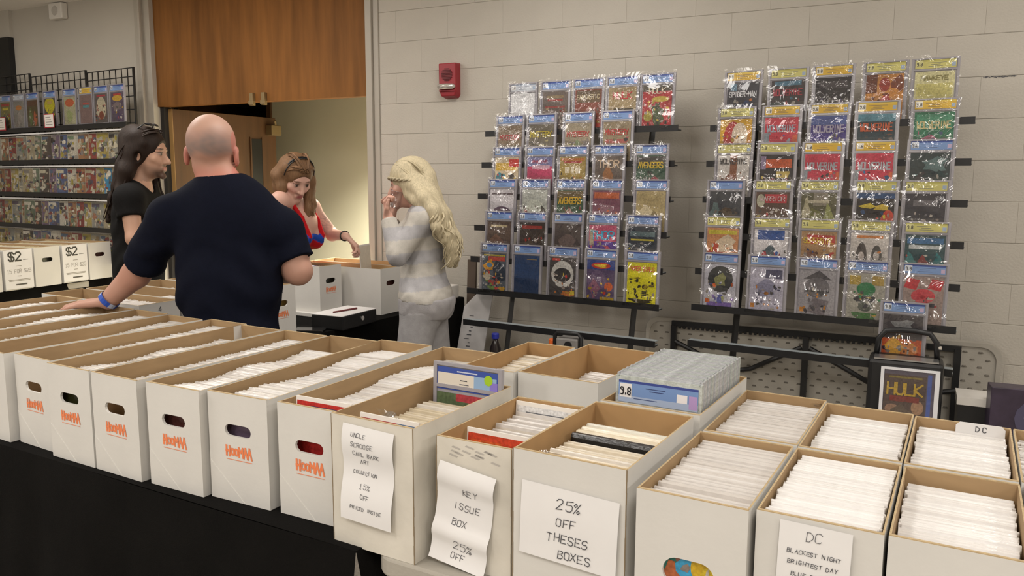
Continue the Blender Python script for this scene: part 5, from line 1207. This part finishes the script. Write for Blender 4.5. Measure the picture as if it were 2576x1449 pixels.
def bounds(P, m=.30):
    ps = [v for v in P.values() if isinstance(v, Vector)]
    return [min(p[i] for p in ps) - m for i in range(3)], [max(p[i] for p in ps) + m for i in range(3)]
SKIN = mat('skin', attr=True, rough=.5, spec=.35, sss=.06)
HAIRM = mat('hair', attr=True, rough=.55, spec=.22, var=.25, vscale=50, bump=.25, bscale=90, stretch=(3, 3, .5))
def cloth_mat(name, c, **k): return mat(name, c, .85, spec=.12, var=.12, vscale=30, bump=.2, bscale=260, **k)
def person(name, label, P, skin, colf, handsf, headargs, foot=True):
    root = thing('person', label, 'person', (P['pelvis'].x, P['pelvis'].y, 0), 0, None)
    lo, hi = bounds(P); lo[2] = -.02; hi[2] = P['head'].z + .22
    F = Field(lo, hi, .0062, 1.0)
    clothes_torso(F, P, 0); legs(F, P, 0); arms(F, P, 0)
    F.cap(P['neck'], P['head'] + P['HB'][2] * -.05 - P['HB'][1] * .012, P['nr'], P['nr'] * .92, .025)
    head(F, P['head'], P['HB'], P['hs'], not P.get('fem'), *headargs)
    handsf(F)
    if foot:
        for a in (P['anL'], P['anR']): F.cap(a + V((0, 0, -.02)), a + P['B'][1] * .15 + V((0, 0, -.045)), .042, .034, .03)
    v, f = F.mesh()
    def cf(v):
        c = np.tile(np.array(skin, float), (len(v), 1)); return colf(v, c)
    o = np_mesh('body', v - np.array([P['pelvis'].x, P['pelvis'].y, 0]), f, SKIN, root, lambda q: cf(q + np.array([P['pelvis'].x, P['pelvis'].y, 0])))
    return root
def garment(name, root, F, m, P, colfn=None, lab=None):
    v, f = F.mesh(); off = np.array([P['pelvis'].x, P['pelvis'].y, 0])
    o = np_mesh(name, v - off, f, m, root, (lambda q: colfn(q + off)) if colfn else None)
    if lab: o['label'] = lab
    return o
def local_mb(P):
    m = MB(); m.M = Matrix.Translation((-P['pelvis'].x, -P['pelvis'].y, 0)); return m
def trousers(root, P, m, zt):
    lo, hi = bounds(P); F = Field([lo[0], lo[1], .02], [hi[0], hi[1], zt + .1], .011)
    F.ell(P['pelvis'], tuple(x + .008 for x in P['pr']), P['B'], .06); legs(F, P, .014); F.cut((0, 0, zt), (0, 0, 1)); F.cut((0, 0, .07), (0, 0, -1))
    return garment('trousers', root, F, m, P)
def shoes(root, P, m):
    for k in ('anL', 'anR'):
        a = P[k]; F = Field([a.x - .3, a.y - .3, -.02], [a.x + .3, a.y + .3, .16], .010)
        F.cap(a + V((0, 0, -.02)), a + P['B'][1] * .17 + V((0, 0, -.045)), .056, .046, .03); F.cut((0, 0, .002), (0, 0, -1)); F.cut((0, 0, .12), (0, 0, 1)); garment('shoe', root, F, m, P)
def locks(mb, guides, n, rad, spread, wav=0, wf=3, seg=14, col=(.1, .05, .03), cvar=.3, seed=0):
    r = random.Random(seed)
    for g in guides:
        g = [V(p) for p in g]
        for i in range(n):
            o0 = V([r.gauss(0, 1) for _ in range(3)]) * spread * .5; o1 = V([r.gauss(0, 1) for _ in range(3)]) * spread
            ph, a2, k = r.uniform(0, 6), r.uniform(.6, 1.3) * wav, r.uniform(.85, 1.1); path = []; rs = []
            for j in range(seg + 1):
                t = j / seg * (len(g) - 1) * min(k, 1); q = min(int(t), len(g) - 2); u = t - q
                p0, p1, p2, p3 = g[max(q - 1, 0)], g[q], g[q + 1], g[min(q + 2, len(g) - 1)]
                p = ((p1 * 2) + (p2 - p0) * u + (p0 * 2 - p1 * 5 + p2 * 4 - p3) * u * u + (p1 * 3 - p0 - p2 * 3 + p3) * u ** 3) * .5
                f = j / seg; p = p + o0.lerp(o1, f) + (RIGHT * math.sin(f * wf * 2 * PI + ph) + FWD * math.cos(f * wf * 2 * PI + ph)) * a2 * f
                path.append(p); rs.append(rad * (.55 + .7 * math.sin(min(f * 1.5 + .25, 1) * PI * .5)) * (1 - .75 * f ** 3))
            b = 1 + r.uniform(-cvar, cvar); mb.tube(path, rs, 6, 0, tuple(c * b for c in col))
def hair_cap(F, P, infl, face=.055, low=-.06):
    """scalp volume that leaves the face free"""
    R, Fw, U = P['HB']; s = P['hs']; c = P['head']; Q = lambda x, y, z: c + (R * x + Fw * y + U * z) * s
    F.ell(Q(0, -.014, .036), ((.076 + infl) * s, (.098 + infl) * s, (.088 + infl) * s), P['HB'], .02)
    return Q

def hair_mass(F, guides, r0, r1, k=.03):
    for g in guides:
        n = len(g) - 1
        for i in range(n): F.cap(g[i], g[i + 1], r0 + (r1 - r0) * i / n, r0 + (r1 - r0) * (i + 1) / n, k)
# ---- man in the navy T-shirt, back to the camera
BT = basis((-.64, .77, 0)); HB = basis((-.60, .80, -.02))
P = dict(B=BT, HB=HB, hs=1.25, head=at(534, 384, 3.281), neck=at(556, 468, 3.281), chest=at(574, 585, 3.291), belly=at(578, 720, 3.302), pelvis=at(580, 870, 3.302),
         cr=(.207, .135, .24), br=(.20, .145, .20), pr=(.19, .14, .17), sr=.062, nr=.084,
         shL=at(430, 548, 3.240), shR=at(708, 578, 3.333), elL=at(342, 690, 3.374), wrL=at(272, 757, 3.39), elR=at(750, 682, 3.333), wrR=at(690, 690, 3.560),
         ar=(.071, .057, .037), lr=(.105, .075, .05))
for s_, dx in (('L', -.10), ('R', .10)):
    P['hip' + s_] = P['pelvis'] + BT[0] * dx; P['kn' + s_] = V((P['hip' + s_].x, P['hip' + s_].y, .50)); P['an' + s_] = V((P['hip' + s_].x, P['hip' + s_].y, .085))
sk = (.52, .29, .215)
def scalp1(x, y, z, hd, blend):
    n = .85 + .15 * np.sin(x * 160 + 2 * np.sin(z * 120)) * np.sin(z * 140 + x * 60); side = np.clip(1.6 - np.abs(x) / .075, .3, 1)
    blend(hd * np.clip((.078 - z + .012 * np.sin(x * 50)) / .05, 0, 1) * np.clip((z + .018 + .006 * np.sin(x * 70)) / .018, 0, 1) * np.clip((.045 - y) / .03, 0, 1) * (np.abs(x) < .083) * .80 * n * side, (.20, .175, .17))
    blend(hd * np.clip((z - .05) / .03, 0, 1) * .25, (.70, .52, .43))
hc1 = headcol(P['head'], HB, 1.25, sk, (.2, .15, .12), scalp=scalp1)
nk = np.array(P['neck'])
def col1(v, c):
    hc1(v, c)
    m = np.clip(1 - np.abs(v[:, 2] - 1.565) / .075, 0, 1)[:, None] * .8; c[:] = c * (1 - m) + np.array((.62, .20, .15)) * m
    R = np.array(HB[0]); q = (v - np.array(P['head'])) @ R; e = ((np.abs(q) > .088) & (v[:, 2] > 1.58))[:, None] * .6; c[:] = c * (1 - e) + np.array((.58, .17, .13)) * e
    e = np.clip(1 - np.linalg.norm(v - np.array(P['elL']), axis=1) / .10, 0, 1)[:, None] * .6; c[:] = c * (1 - e) + np.array((.50, .20, .13)) * e
    return c
def hands1(F):
    hand(F, P['wrL'] + V((-.012, -.008, -.004)), (-.90, -.42, -.10), (.0, -.12, 1), 1.16, -1, (.05, .05, .07, .09), .16, .1)
    hand(F, P['wrR'], (-.75, .6, .1), (.5, .6, .5), 1.1, 1)
man = person('person', 'tall bald man in a navy T-shirt seen from behind, left hand on a comic box', P, sk, col1, hands1, ())
lo, hi = bounds(P, .22); F = Field([lo[0], lo[1], P['pelvis'].z - .12], [hi[0], hi[1], P['neck'].z + .08], .0075)
clothes_torso(F, P, .014)
for S_, t in (('L', .80), ('R', .74)):
    a, b = P['sh' + S_], P['el' + S_]; d = (b - a).normalized(); e = a.lerp(b, t)
    F.cap(a, b, .086, .083, .03, clip=[(e, d)])
F.wrinkle(.0075, 34, .9, 1.36); F.cut((0, 0, P['pelvis'].z - .06), (0, 0, -1)); F.cap(P['neck'] + V((0, 0, .055)) + BT[1] * .012, P['neck'] + V((0, 0, .2)), .088, .10, .012, op='s')
garment('shirt', man, F, cloth_mat('navy_jersey', (.0045, .006, .015)), P)
trousers(man, P, cloth_mat('dark_denim', (.02, .025, .045)), P['pelvis'].z + .02); shoes(man, P, BLACKP)
m = local_mb(P); ax = (P['wrL'] - P['elL']).normalized(); a = ax.cross(V((0, 0, 1))).normalized(); b = a.cross(ax); cc = P['elL'].lerp(P['wrL'], .96)
for k in range(20):
    q = [cc + (a * math.cos(x) * .048 + b * math.sin(x) * .043) for x in (2 * PI * k / 20, 2 * PI * (k + 1) / 20)]
    m.add([q[0] - ax * .011, q[1] - ax * .011, q[1] + ax * .011, q[0] + ax * .011], [(0, 1, 2, 3)], 0, lin('#b8c4e0') if k in (5, 6, 12, 13) else lin('#2450b8'))
m.build('wristband', FLAT, man)['label'] = 'blue paper wristband'

# ---- long-haired man in black, in profile
BT = basis((.86, .50, 0)); HB = basis((.86, .50, -.06))
P = dict(B=BT, HB=HB, hs=1.18, head=at(366, 387, 4.55), neck=at(352, 470, 4.55), chest=at(350, 555, 4.6), belly=at(350, 650, 4.6), pelvis=at(350, 745, 4.6),
         cr=(.175, .125, .20), br=(.16, .125, .18), pr=(.165, .125, .15), sr=.058, nr=.058,
         shR=at(325, 500, 4.42), shL=at(376, 500, 4.76), elR=at(338, 600, 4.40), elL=at(420, 600, 4.78), wrR=at(402, 575, 4.50), wrL=at(352, 606, 4.47), ar=(.052, .043, .028), lr=(.085, .06, .042))
for s_, dx in (('L', -.09), ('R', .09)):
    P['hip' + s_] = P['pelvis'] + BT[0] * dx; P['kn' + s_] = V((P['hip' + s_].x, P['hip' + s_].y, .5)); P['an' + s_] = V((P['hip' + s_].x, P['hip' + s_].y, .085))
sk = (.56, .33, .23); hc2 = headcol(P['head'], HB, 1.18, sk, (.05, .03, .02), beard=(.06, .035, .025))
P2 = P
def hands2(F):
    hand(F, P2['wrR'], (.8, .45, .1), (.3, -.7, .5), 1.05, 1); hand(F, P2['wrL'] + V((-.02, -.01, .0)), (-.75, -.35, -.35), (-.1, -.85, .45), 1.1, 1, (.3, .35, .4, .45))
man2 = person('person', 'long-haired bearded man in a black T-shirt with crossed arms, in profile', P, sk, lambda v, c: hc2(v, c), hands2, ())
lo, hi = bounds(P, .22); F = Field([lo[0], lo[1], P['pelvis'].z - .12], [hi[0], hi[1], P['neck'].z + .08], .009)
clothes_torso(F, P, .012)
for S_, t in (('L', .5), ('R', .46)):
    a, b = P['sh' + S_], P['el' + S_]; d = (b - a).normalized(); F.cap(a, b, .074, .072, .03, clip=[(a.lerp(b, t), d)])
F.wrinkle(.006, 40, .9, 1.4); F.cut((0, 0, P['pelvis'].z - .05), (0, 0, -1)); F.cap(P['neck'] + V((0, 0, .03)) + BT[1] * .03, P['neck'] + V((0, 0, .2)), .072, .08, .012, op='s')
garment('shirt', man2, F, cloth_mat('black_jersey', (.010, .0095, .0095)), P); trousers(man2, P, cloth_mat('black_jeans', (.009, .009, .010)), P['pelvis'].z + .02); shoes(man2, P, BLACKP)
F = Field([P['head'].x - .42, P['head'].y - .42, P['head'].z - .52], [P['head'].x + .35, P['head'].y + .35, P['head'].z + .22], .0065)
Q = hair_cap(F, P, .010)
for sx in (-1, 1):
    F.cap(Q(sx * .050, -.040, .02), Q(sx * .045, -.085, -.12), .050, .045, .03); F.cap(Q(sx * .078, .02, .045), Q(sx * .080, -.04, -.005), .020, .022, .02)
g = [[Q(.03, -.05, .09), at(333, 365, 4.50), at(313, 415, 4.49), at(296, 470, 4.50), at(281, 535, 4.52)], [Q(.06, -.02, .07), at(340, 385, 4.47), at(320, 430, 4.45), at(306, 485, 4.46), at(296, 530, 4.48)],
     [Q(0, -.08, .07), at(328, 385, 4.55), at(305, 440, 4.56), at(287, 500, 4.57), at(274, 555, 4.58)]]
g2 = [[Q(-.07, .0, .05), at(385, 400, 4.68), at(388, 445, 4.70), at(392, 490, 4.70), at(398, 530, 4.69)]]
hair_mass(F, g, .050, .018, .04); hair_mass(F, g2, .035, .018, .03)
F.ell(Q(0, .120, -.012), (.078, .085, .094), HB, .015, 's')
for sx in (-1, 1): F.ell(Q(sx * .095, .005, -.016), (.02, .020, .030), HB, .01, 's')
v, f = F.mesh(); hb = local_mb(P); hcol = (.022, .0125, .0085)
hb.add([tuple(x) for x in v], [tuple(q) for q in f], 0, hcol)
locks(hb, g, 34, .0055, .017, .005, 1.5, 14, hcol, .35, 3); locks(hb, g2, 22, .0055, .016, .005, 1.5, 12, hcol, .3, 4)
for sx in (1, -1): locks(hb, [[Q(sx * .02, .060, .108), Q(sx * .055, .03, .098), Q(sx * .082, -.02, .055), Q(sx * .085, -.06, .0), Q(sx * .07, -.09, -.06)]], 22, .0045, .012, 0, 2, 10, hcol, .3, 5)
hb.build('hair', HAIRM, man2, smooth=True)
t = thing('sunglasses', 'dark sunglasses pushed up on the long-haired man\'s head', 'glasses', Q(0, .03, .137))
m = MB()
for sx in (-1, 1):
    c = HB[0] * sx * .036; m.tube([c - HB[1] * .022 + HB[2] * .004, c - HB[1] * .014 + HB[2] * .006, c + HB[1] * .004 + HB[2] * .006, c + HB[1] * .018 + HB[2] * -.002], [.012, .026, .026, .014], 12, flat=.22); m.tube([c + HB[0] * sx * .026 - HB[1] * .02, c + HB[0] * sx * .045 - HB[1] * .04 - HB[2] * .022, c + HB[0] * sx * .052 - HB[1] * .08 - HB[2] * .055], .004, 6)
m.tube([HB[0] * -.014, HB[2] * .006, HB[0] * .014], .004, 6)
m.build('frame', BLACKP, t, smooth=True)

# ---- woman reaching over the boxes
BT = basis((.80, .18, -.42)); HB = basis((.80, -.24, -.55))
P = dict(B=BT, HB=HB, hs=1.10, fem=1, head=at(742, 446, 4.88), neck=at(738, 510, 4.98), chest=at(748, 585, 5.02), belly=at(722, 680, 5.2), pelvis=at(700, 770, 5.35),
         cr=(.155, .105, .17), br=(.14, .11, .16), pr=(.165, .13, .15), sr=.045, nr=.048,
         shR=at(705, 505, 4.82), shL=at(783, 522, 5.12), elR=at(705, 590, 5.0), elL=at(836, 590, 5.20), wrR=at(728, 628, 4.92), wrL=at(870, 594, 5.02), ar=(.047, .041, .026), lr=(.09, .06, .042))
for s_, dx in (('L', -.09), ('R', .09)):
    q = P['pelvis'] + V((-.02, dx * -1.0, 0)); P['hip' + s_] = q; P['kn' + s_] = V((q.x - .02, q.y, .48)); P['an' + s_] = V((q.x - .04, q.y, .085))
sk = (.62, .37, .29); hc3 = headcol(P['head'], HB, 1.10, sk, (.16, .08, .05), lip=(.48, .15, .15), blush=.35)
tat = np.array(P['shL'].lerp(P['elL'], .52)); P3 = P
def col3(v, c):
    hc3(v, c); q = v - tat; n = np.sin(q[:, 0] * 190 + 2 * np.sin(q[:, 2] * 130)) * np.sin(q[:, 2] * 170 + q[:, 1] * 120)
    m = (np.clip(1.5 - np.linalg.norm(q, axis=1) / .05, 0, 1) * np.clip(n * 2.2 + .6, 0, 1))[:, None] * .75; c[:] = c * (1 - m) + np.array((.13, .11, .12)) * m; return c
def hands3(F):
    hand(F, P3['wrL'], (.55, .25, -.55), (.35, .35, .85), 1.08, 1, (.45, .5, .55, .55), .05, .5); hand(F, P3['wrR'], (.6, .3, -.4), (.3, -.6, .5), 1.0, -1)
wom = person('person', 'woman with long light brown hair and tattooed arm lowering a comic into a box', P, sk, col3, hands3, ())
lo, hi = bounds(P, .2); F = Field([lo[0], lo[1], P['pelvis'].z - .08], [hi[0], hi[1], P['neck'].z + .1], .009)
clothes_torso(F, P, .010)
nb = P['neck']; F.cut(nb.lerp(P['chest'], .20), (BT[2] * .95 + BT[1] * .45).normalized()); F.wrinkle(.005, 50); F.cut((0, 0, P['pelvis'].z - .04), (0, 0, -1))
for q, sx in ((P['shL'], -1), (P['shR'], 1)):
    a_ = q.lerp(nb, .38) + V((0, 0, .052)); b_ = P['chest'] + BT[0] * sx * .075 + BT[1] * .125 + BT[2] * .04; F.cap(a_, a_.lerp(b_, .5) + BT[1] * .035, .014, .014, .01); F.cap(a_.lerp(b_, .5) + BT[1] * .035, b_, .014, .02, .01)
tc = np.array(nb.lerp(P['chest'], .20)); tn = np.array((BT[2] * .95 + BT[1] * .45).normalized())
def colt(v):
    c = np.tile(np.array((.50, .012, .016)), (len(v), 1)); dd = (v - tc) @ tn; c[(dd > -.022) & (dd < .012)] = (.02, .07, .38)
    st = (np.abs(np.sin(dd * 60)) > .97) & (dd < -.05); c[st] = (.28, .10, .02); return c
garment('top', wom, F, cloth_mat('red_top', (.4, .02, .02), attr=True), P, colt); trousers(wom, P, cloth_mat('blue_jeans', (.04, .06, .13)), P['pelvis'].z + .03); shoes(wom, P, BLACKP)
F = Field([P['head'].x - .3, P['head'].y - .3, P['head'].z - .3], [P['head'].x + .3, P['head'].y + .3, P['head'].z + .22], .006)
Q = hair_cap(F, P, .011)
for sx in (-1, 1): F.cap(Q(sx * .070, .0, .05), Q(sx * .078, -.03, -.07), .026, .024, .02)
F.cap(Q(0, -.07, .0), Q(0, -.085, -.10), .06, .05, .03)
g = [[Q(.06, .0, .07), Q(.088, -.01, .0), at(709, 470, 4.82), at(712, 510, 4.83), at(718, 548, 4.86)], [Q(.05, -.05, .06), Q(.085, -.05, -.01), at(702, 475, 4.88), at(704, 515, 4.90), at(710, 552, 4.92)],
     [Q(-.06, .0, .07), Q(-.085, .0, .0), at(782, 475, 4.98), at(786, 515, 4.99), at(780, 558, 4.98)], [Q(-.06, -.03, .05), Q(-.086, .025, -.02), at(774, 488, 4.95), at(776, 525, 4.95), at(768, 556, 4.94)]]
hair_mass(F, g, .034, .017, .03)
F.ell(Q(0, .130, -.022), (.071, .098, .100), HB, .02, 's')
v, f = F.mesh(); hb = local_mb(P); hcol = (.21, .115, .058)
hb.add([tuple(x) for x in v], [tuple(q) for q in f], 0, hcol)
locks(hb, g, 30, .005, .013, .006, 1.6, 14, hcol, .3, 6)
for sx in (1, -1): locks(hb, [[Q(sx * .015, .078, .098), Q(sx * .05, .055, .095), Q(sx * .082, .012, .05), Q(sx * .088, -.01, -.02)], [Q(sx * .012, .084, .092), Q(sx * .03, .03, .125), Q(sx * .04, -.04, .12), Q(sx * .04, -.1, .05)]], 20, .0042, .011, 0, 2, 10, hcol, .25, 7)
hb.build('hair', HAIRM, wom, smooth=True)
m = local_mb(P); m.tube([Q(.089 * math.sin(a), .022 - .01 * math.cos(a), .036 + .103 * math.cos(a)) for a in [x * PI / 12 for x in range(-7, 8)]], .0055, 6); m.tube([Q(.090 * math.sin(a), .034 - .01 * math.cos(a), .036 + .103 * math.cos(a)) for a in [x * PI / 12 for x in range(-6, 7)]], .0035, 6)
m.build('headband', BLACKP, wom, smooth=True)
m = local_mb(P); ax = (P['wrL'] - P['elL']).normalized(); a = ax.cross(V((0, 0, 1))).normalized(); b = a.cross(ax); cc = P['elL'].lerp(P['wrL'], .92)
m.tube([cc + (a * math.cos(x) + b * math.sin(x)) * .031 for x in [2 * PI * k / 16 for k in range(17)]], .004, 6, cap=False); m.build('bracelet', BLACKP, wom)
b_, w_, d_, h_ = N2
o = link('bagged_comic', VW[0]); o.matrix_world = Matrix.Translation((-3.335, 3.955, .905)) @ Matrix.Rotation(PI / 2 + .25, 4, 'Z') @ Matrix.Rotation(-.06, 4, 'X') @ Matrix.Diagonal((.86, 1, 1, 1)); tag(o, 'white bagged comic held in the tattooed woman\'s hand over the box', 'comic')

# ---- blond woman in the striped sweater, in profile
BT = basis((-.88, -.47, 0)); HB = basis((-.87, -.47, -.16))
P = dict(B=BT, HB=HB, hs=1.06, fem=1, head=at(1032, 462, 4.26), neck=at(1062, 528, 4.26), chest=at(1068, 590, 4.27), belly=at(1062, 675, 4.27), pelvis=at(1072, 752, 4.27),
         cr=(.150, .108, .16), br=(.130, .105, .15), pr=(.165, .135, .14), sr=.042, nr=.044,
         shL=at(1062, 552, 4.12), shR=at(1072, 552, 4.44), elL=at(1000, 642, 4.08), elR=at(1000, 642, 4.42), wrL=at(976, 545, 4.14), wrR=at(984, 548, 4.34), ar=(.052, .043, .027), lr=(.094, .066, .044))
for s_, dx in (('L', -.085), ('R', .085)):
    q = P['pelvis'] + BT[0] * dx; P['hip' + s_] = q + BT[1] * .01; P['kn' + s_] = V((q.x, q.y, .48)) + BT[1] * (.09 if s_ == 'L' else -.05); P['an' + s_] = V((q.x, q.y, .085)) + BT[1] * (.05 if s_ == 'L' else -.10)
sk = (.62, .36, .28); hc4 = headcol(P['head'], HB, 1.06, sk, (.10, .05, .03), blush=.3); P4 = P
def hands4(F):
    hand(F, P4['wrL'], (-.12, -.05, 1), (-.85, -.45, -.1), .92, -1, (.75, .8, .85, .9), .06, .3); hand(F, P4['wrR'], (-.05, .0, 1), (.2, .8, .1), .98, 1, (.7, .75, .8, .85), .06, .3)
wom2 = person('person', 'woman with long wavy pale blond hair in a striped cream sweater, drinking', P, sk, lambda v, c: hc4(v, c), hands4, ())
lo, hi = bounds(P, .2); F = Field([lo[0], lo[1], P['pelvis'].z - .12], [hi[0], hi[1], P['neck'].z + .1], .0075)
clothes_torso(F, P, .012); legs(F, P, .014)
for S_ in 'LR':
    a, b, c = P['sh' + S_], P['el' + S_], P['wr' + S_]; d = (c - b).normalized()
    F.cap(a, b, .062, .055, .03); F.cap(b, c, .054, .040, .02, clip=[(b.lerp(c, .92), d)])
F.wrinkle(.004, 70, .93, 1.22); F.cut(P['pelvis'] + V((0, 0, -.005)), (BT[1] * .12 + V((0, 0, -1))).normalized()); F.cap(P['neck'] + V((0, 0, .04)) + BT[1] * .02, P['neck'] + V((0, 0, .2)), .058, .07, .012, op='s')
ca, cb = np.array((.52, .49, .44)), np.array((.42, .41, .42)); el = P['elL']
def colw(v):
    q = v[:, 2] + .10 * ((v - np.array(P4['chest'])) @ np.array(BT[1])); k = np.sin(q * 2 * PI / .136 + .6) > 0; return np.where(k[:, None], ca, cb)
garment('sweater', wom2, F, cloth_mat('striped_knit', (.5, .5, .5), attr=True), P, colw)
lo, hi = bounds(P); F = Field([lo[0], lo[1], P['pelvis'].z - .20], [hi[0], hi[1], P['pelvis'].z + .12], .0085)
F.ell(P['pelvis'], tuple(x + .010 for x in P['pr']), BT, .06); legs(F, P, .013); F.ell(P['pelvis'] - BT[1] * .05 - V((0, 0, .02)), (.15, .09, .10), BT, .06); F.wrinkle(.002, 60)
F.cut((0, 0, P['pelvis'].z + .02), (0, 0, 1)); F.cut(P['pelvis'] + V((0, 0, -.085)), (BT[1] * .15 + V((0, 0, -1))).normalized())
GREYK = cloth_mat('grey_knit', (.40, .385, .39)); garment('tunic_skirt', wom2, F, GREYK, P)
trousers(wom2, P, cloth_mat('grey_leggings', (.38, .37, .375)), P['pelvis'].z - .04); shoes(wom2, P, BLACKP)
F = Field([P['head'].x - .35, P['head'].y - .35, P['head'].z - .52], [P['head'].x + .45, P['head'].y + .45, P['head'].z + .22], .0065)
Q = hair_cap(F, P, .013)
for sx in (-1, 1): F.cap(Q(sx * .074, .006, .03), Q(sx * .070, -.008, -.08), .024, .026, .02); F.cap(Q(sx * .06, -.03, .0), Q(sx * .055, -.06, -.10), .045, .05, .03)
g = [[Q(-.07, -.02, .0), at(1070, 500, 4.11), at(1092, 530, 4.08), at(1098, 570, 4.07), at(1116, 605, 4.10)], [Q(-.06, -.07, .0), at(1088, 495, 4.16), at(1112, 540, 4.12), at(1132, 590, 4.12), at(1146, 650, 4.16)],
     [Q(-.02, -.10, .02), at(1092, 490, 4.24), at(1120, 540, 4.22), at(1148, 600, 4.22), at(1144, 665, 4.24)], [Q(-.05, -.08, -.02), at(1088, 515, 4.15), at(1114, 570, 4.14), at(1134, 620, 4.14), at(1132, 665, 4.17)]]
g2 = [[Q(-.078, .012, .0), Q(-.080, .004, -.05), at(1046, 505, 4.14), at(1062, 520, 4.12)], [Q(-.08, -.01, -.0), Q(-.082, -.025, -.05), at(1062, 508, 4.13), at(1084, 525, 4.09)]]
hair_mass(F, g, .040, .020, .03); hair_mass(F, g2, .024, .022, .02)
F.ell(Q(0, .140, -.040), (.068, .088, .105), HB, .015, 's')
v, f = F.mesh(); hb = local_mb(P); hcol = (.56, .48, .32)
hb.add([tuple(x) for x in v], [tuple(q) for q in f], 0, hcol)
locks(hb, g, 22, .0062, .016, .017, 3.0, 26, hcol, .14, 8); locks(hb, g2, 20, .0048, .010, .006, 1.6, 14, hcol, .13, 9)
for sx in (1, -1): locks(hb, [[Q(sx * .015, .062, .098), Q(sx * .055, .035, .092), Q(sx * .084, -.01, .05), Q(sx * .086, -.02, .0)], [Q(sx * .02, .04, .112), Q(sx * .05, -.01, .113), Q(sx * .075, -.06, .08), Q(sx * .06, -.1, .0)]], 22, .0036, .008, 0, 2, 10, hcol, .10, 10)
hb.build('hair', HAIRM, wom2, smooth=True)
m = local_mb(P); pts = [Q(-.107 * math.sin(a), -.014 + .113 * math.cos(a), .012 + .030 * math.cos(a)) for a in [x * PI / 30 for x in range(-4, 29)]]
for ph in (0, 2.1, 4.2): m.tube([p + HB[2] * .006 * math.sin(i * 1.2 + ph) + (p - P['head']).normalized() * .006 * math.cos(i * 1.2 + ph) for i, p in enumerate(pts)], .0055, 6, 0, tuple(c * .8 for c in hcol))
m.build('braid', HAIRM, wom2, smooth=True)
t = thing('plastic_cup', 'clear plastic cup held to the blond woman\'s mouth', 'cup', at(992, 522, 4.24), (0, .25, .2))
m = MB(); n = 20; P_ = []
for z_, r_ in ((0, .027), (.09, .038)):
    P_ += [(r_ * math.cos(2 * PI * i / n), r_ * math.sin(2 * PI * i / n), z_) for i in range(n)]
m.add(P_, [(i, (i + 1) % n, n + (i + 1) % n, n + i) for i in range(n)] + [tuple(range(n))]); m.tube([(.038 * math.cos(2 * PI * i / n), .038 * math.sin(2 * PI * i / n), .09) for i in range(n + 1)], .0016, 6, cap=False); m.build('cup', CLEAR, t, smooth=True)

stuff(tag(rest.build('bagged_comics', COMIC), 'bagged comics standing close packed in the other long boxes', 'comics'))
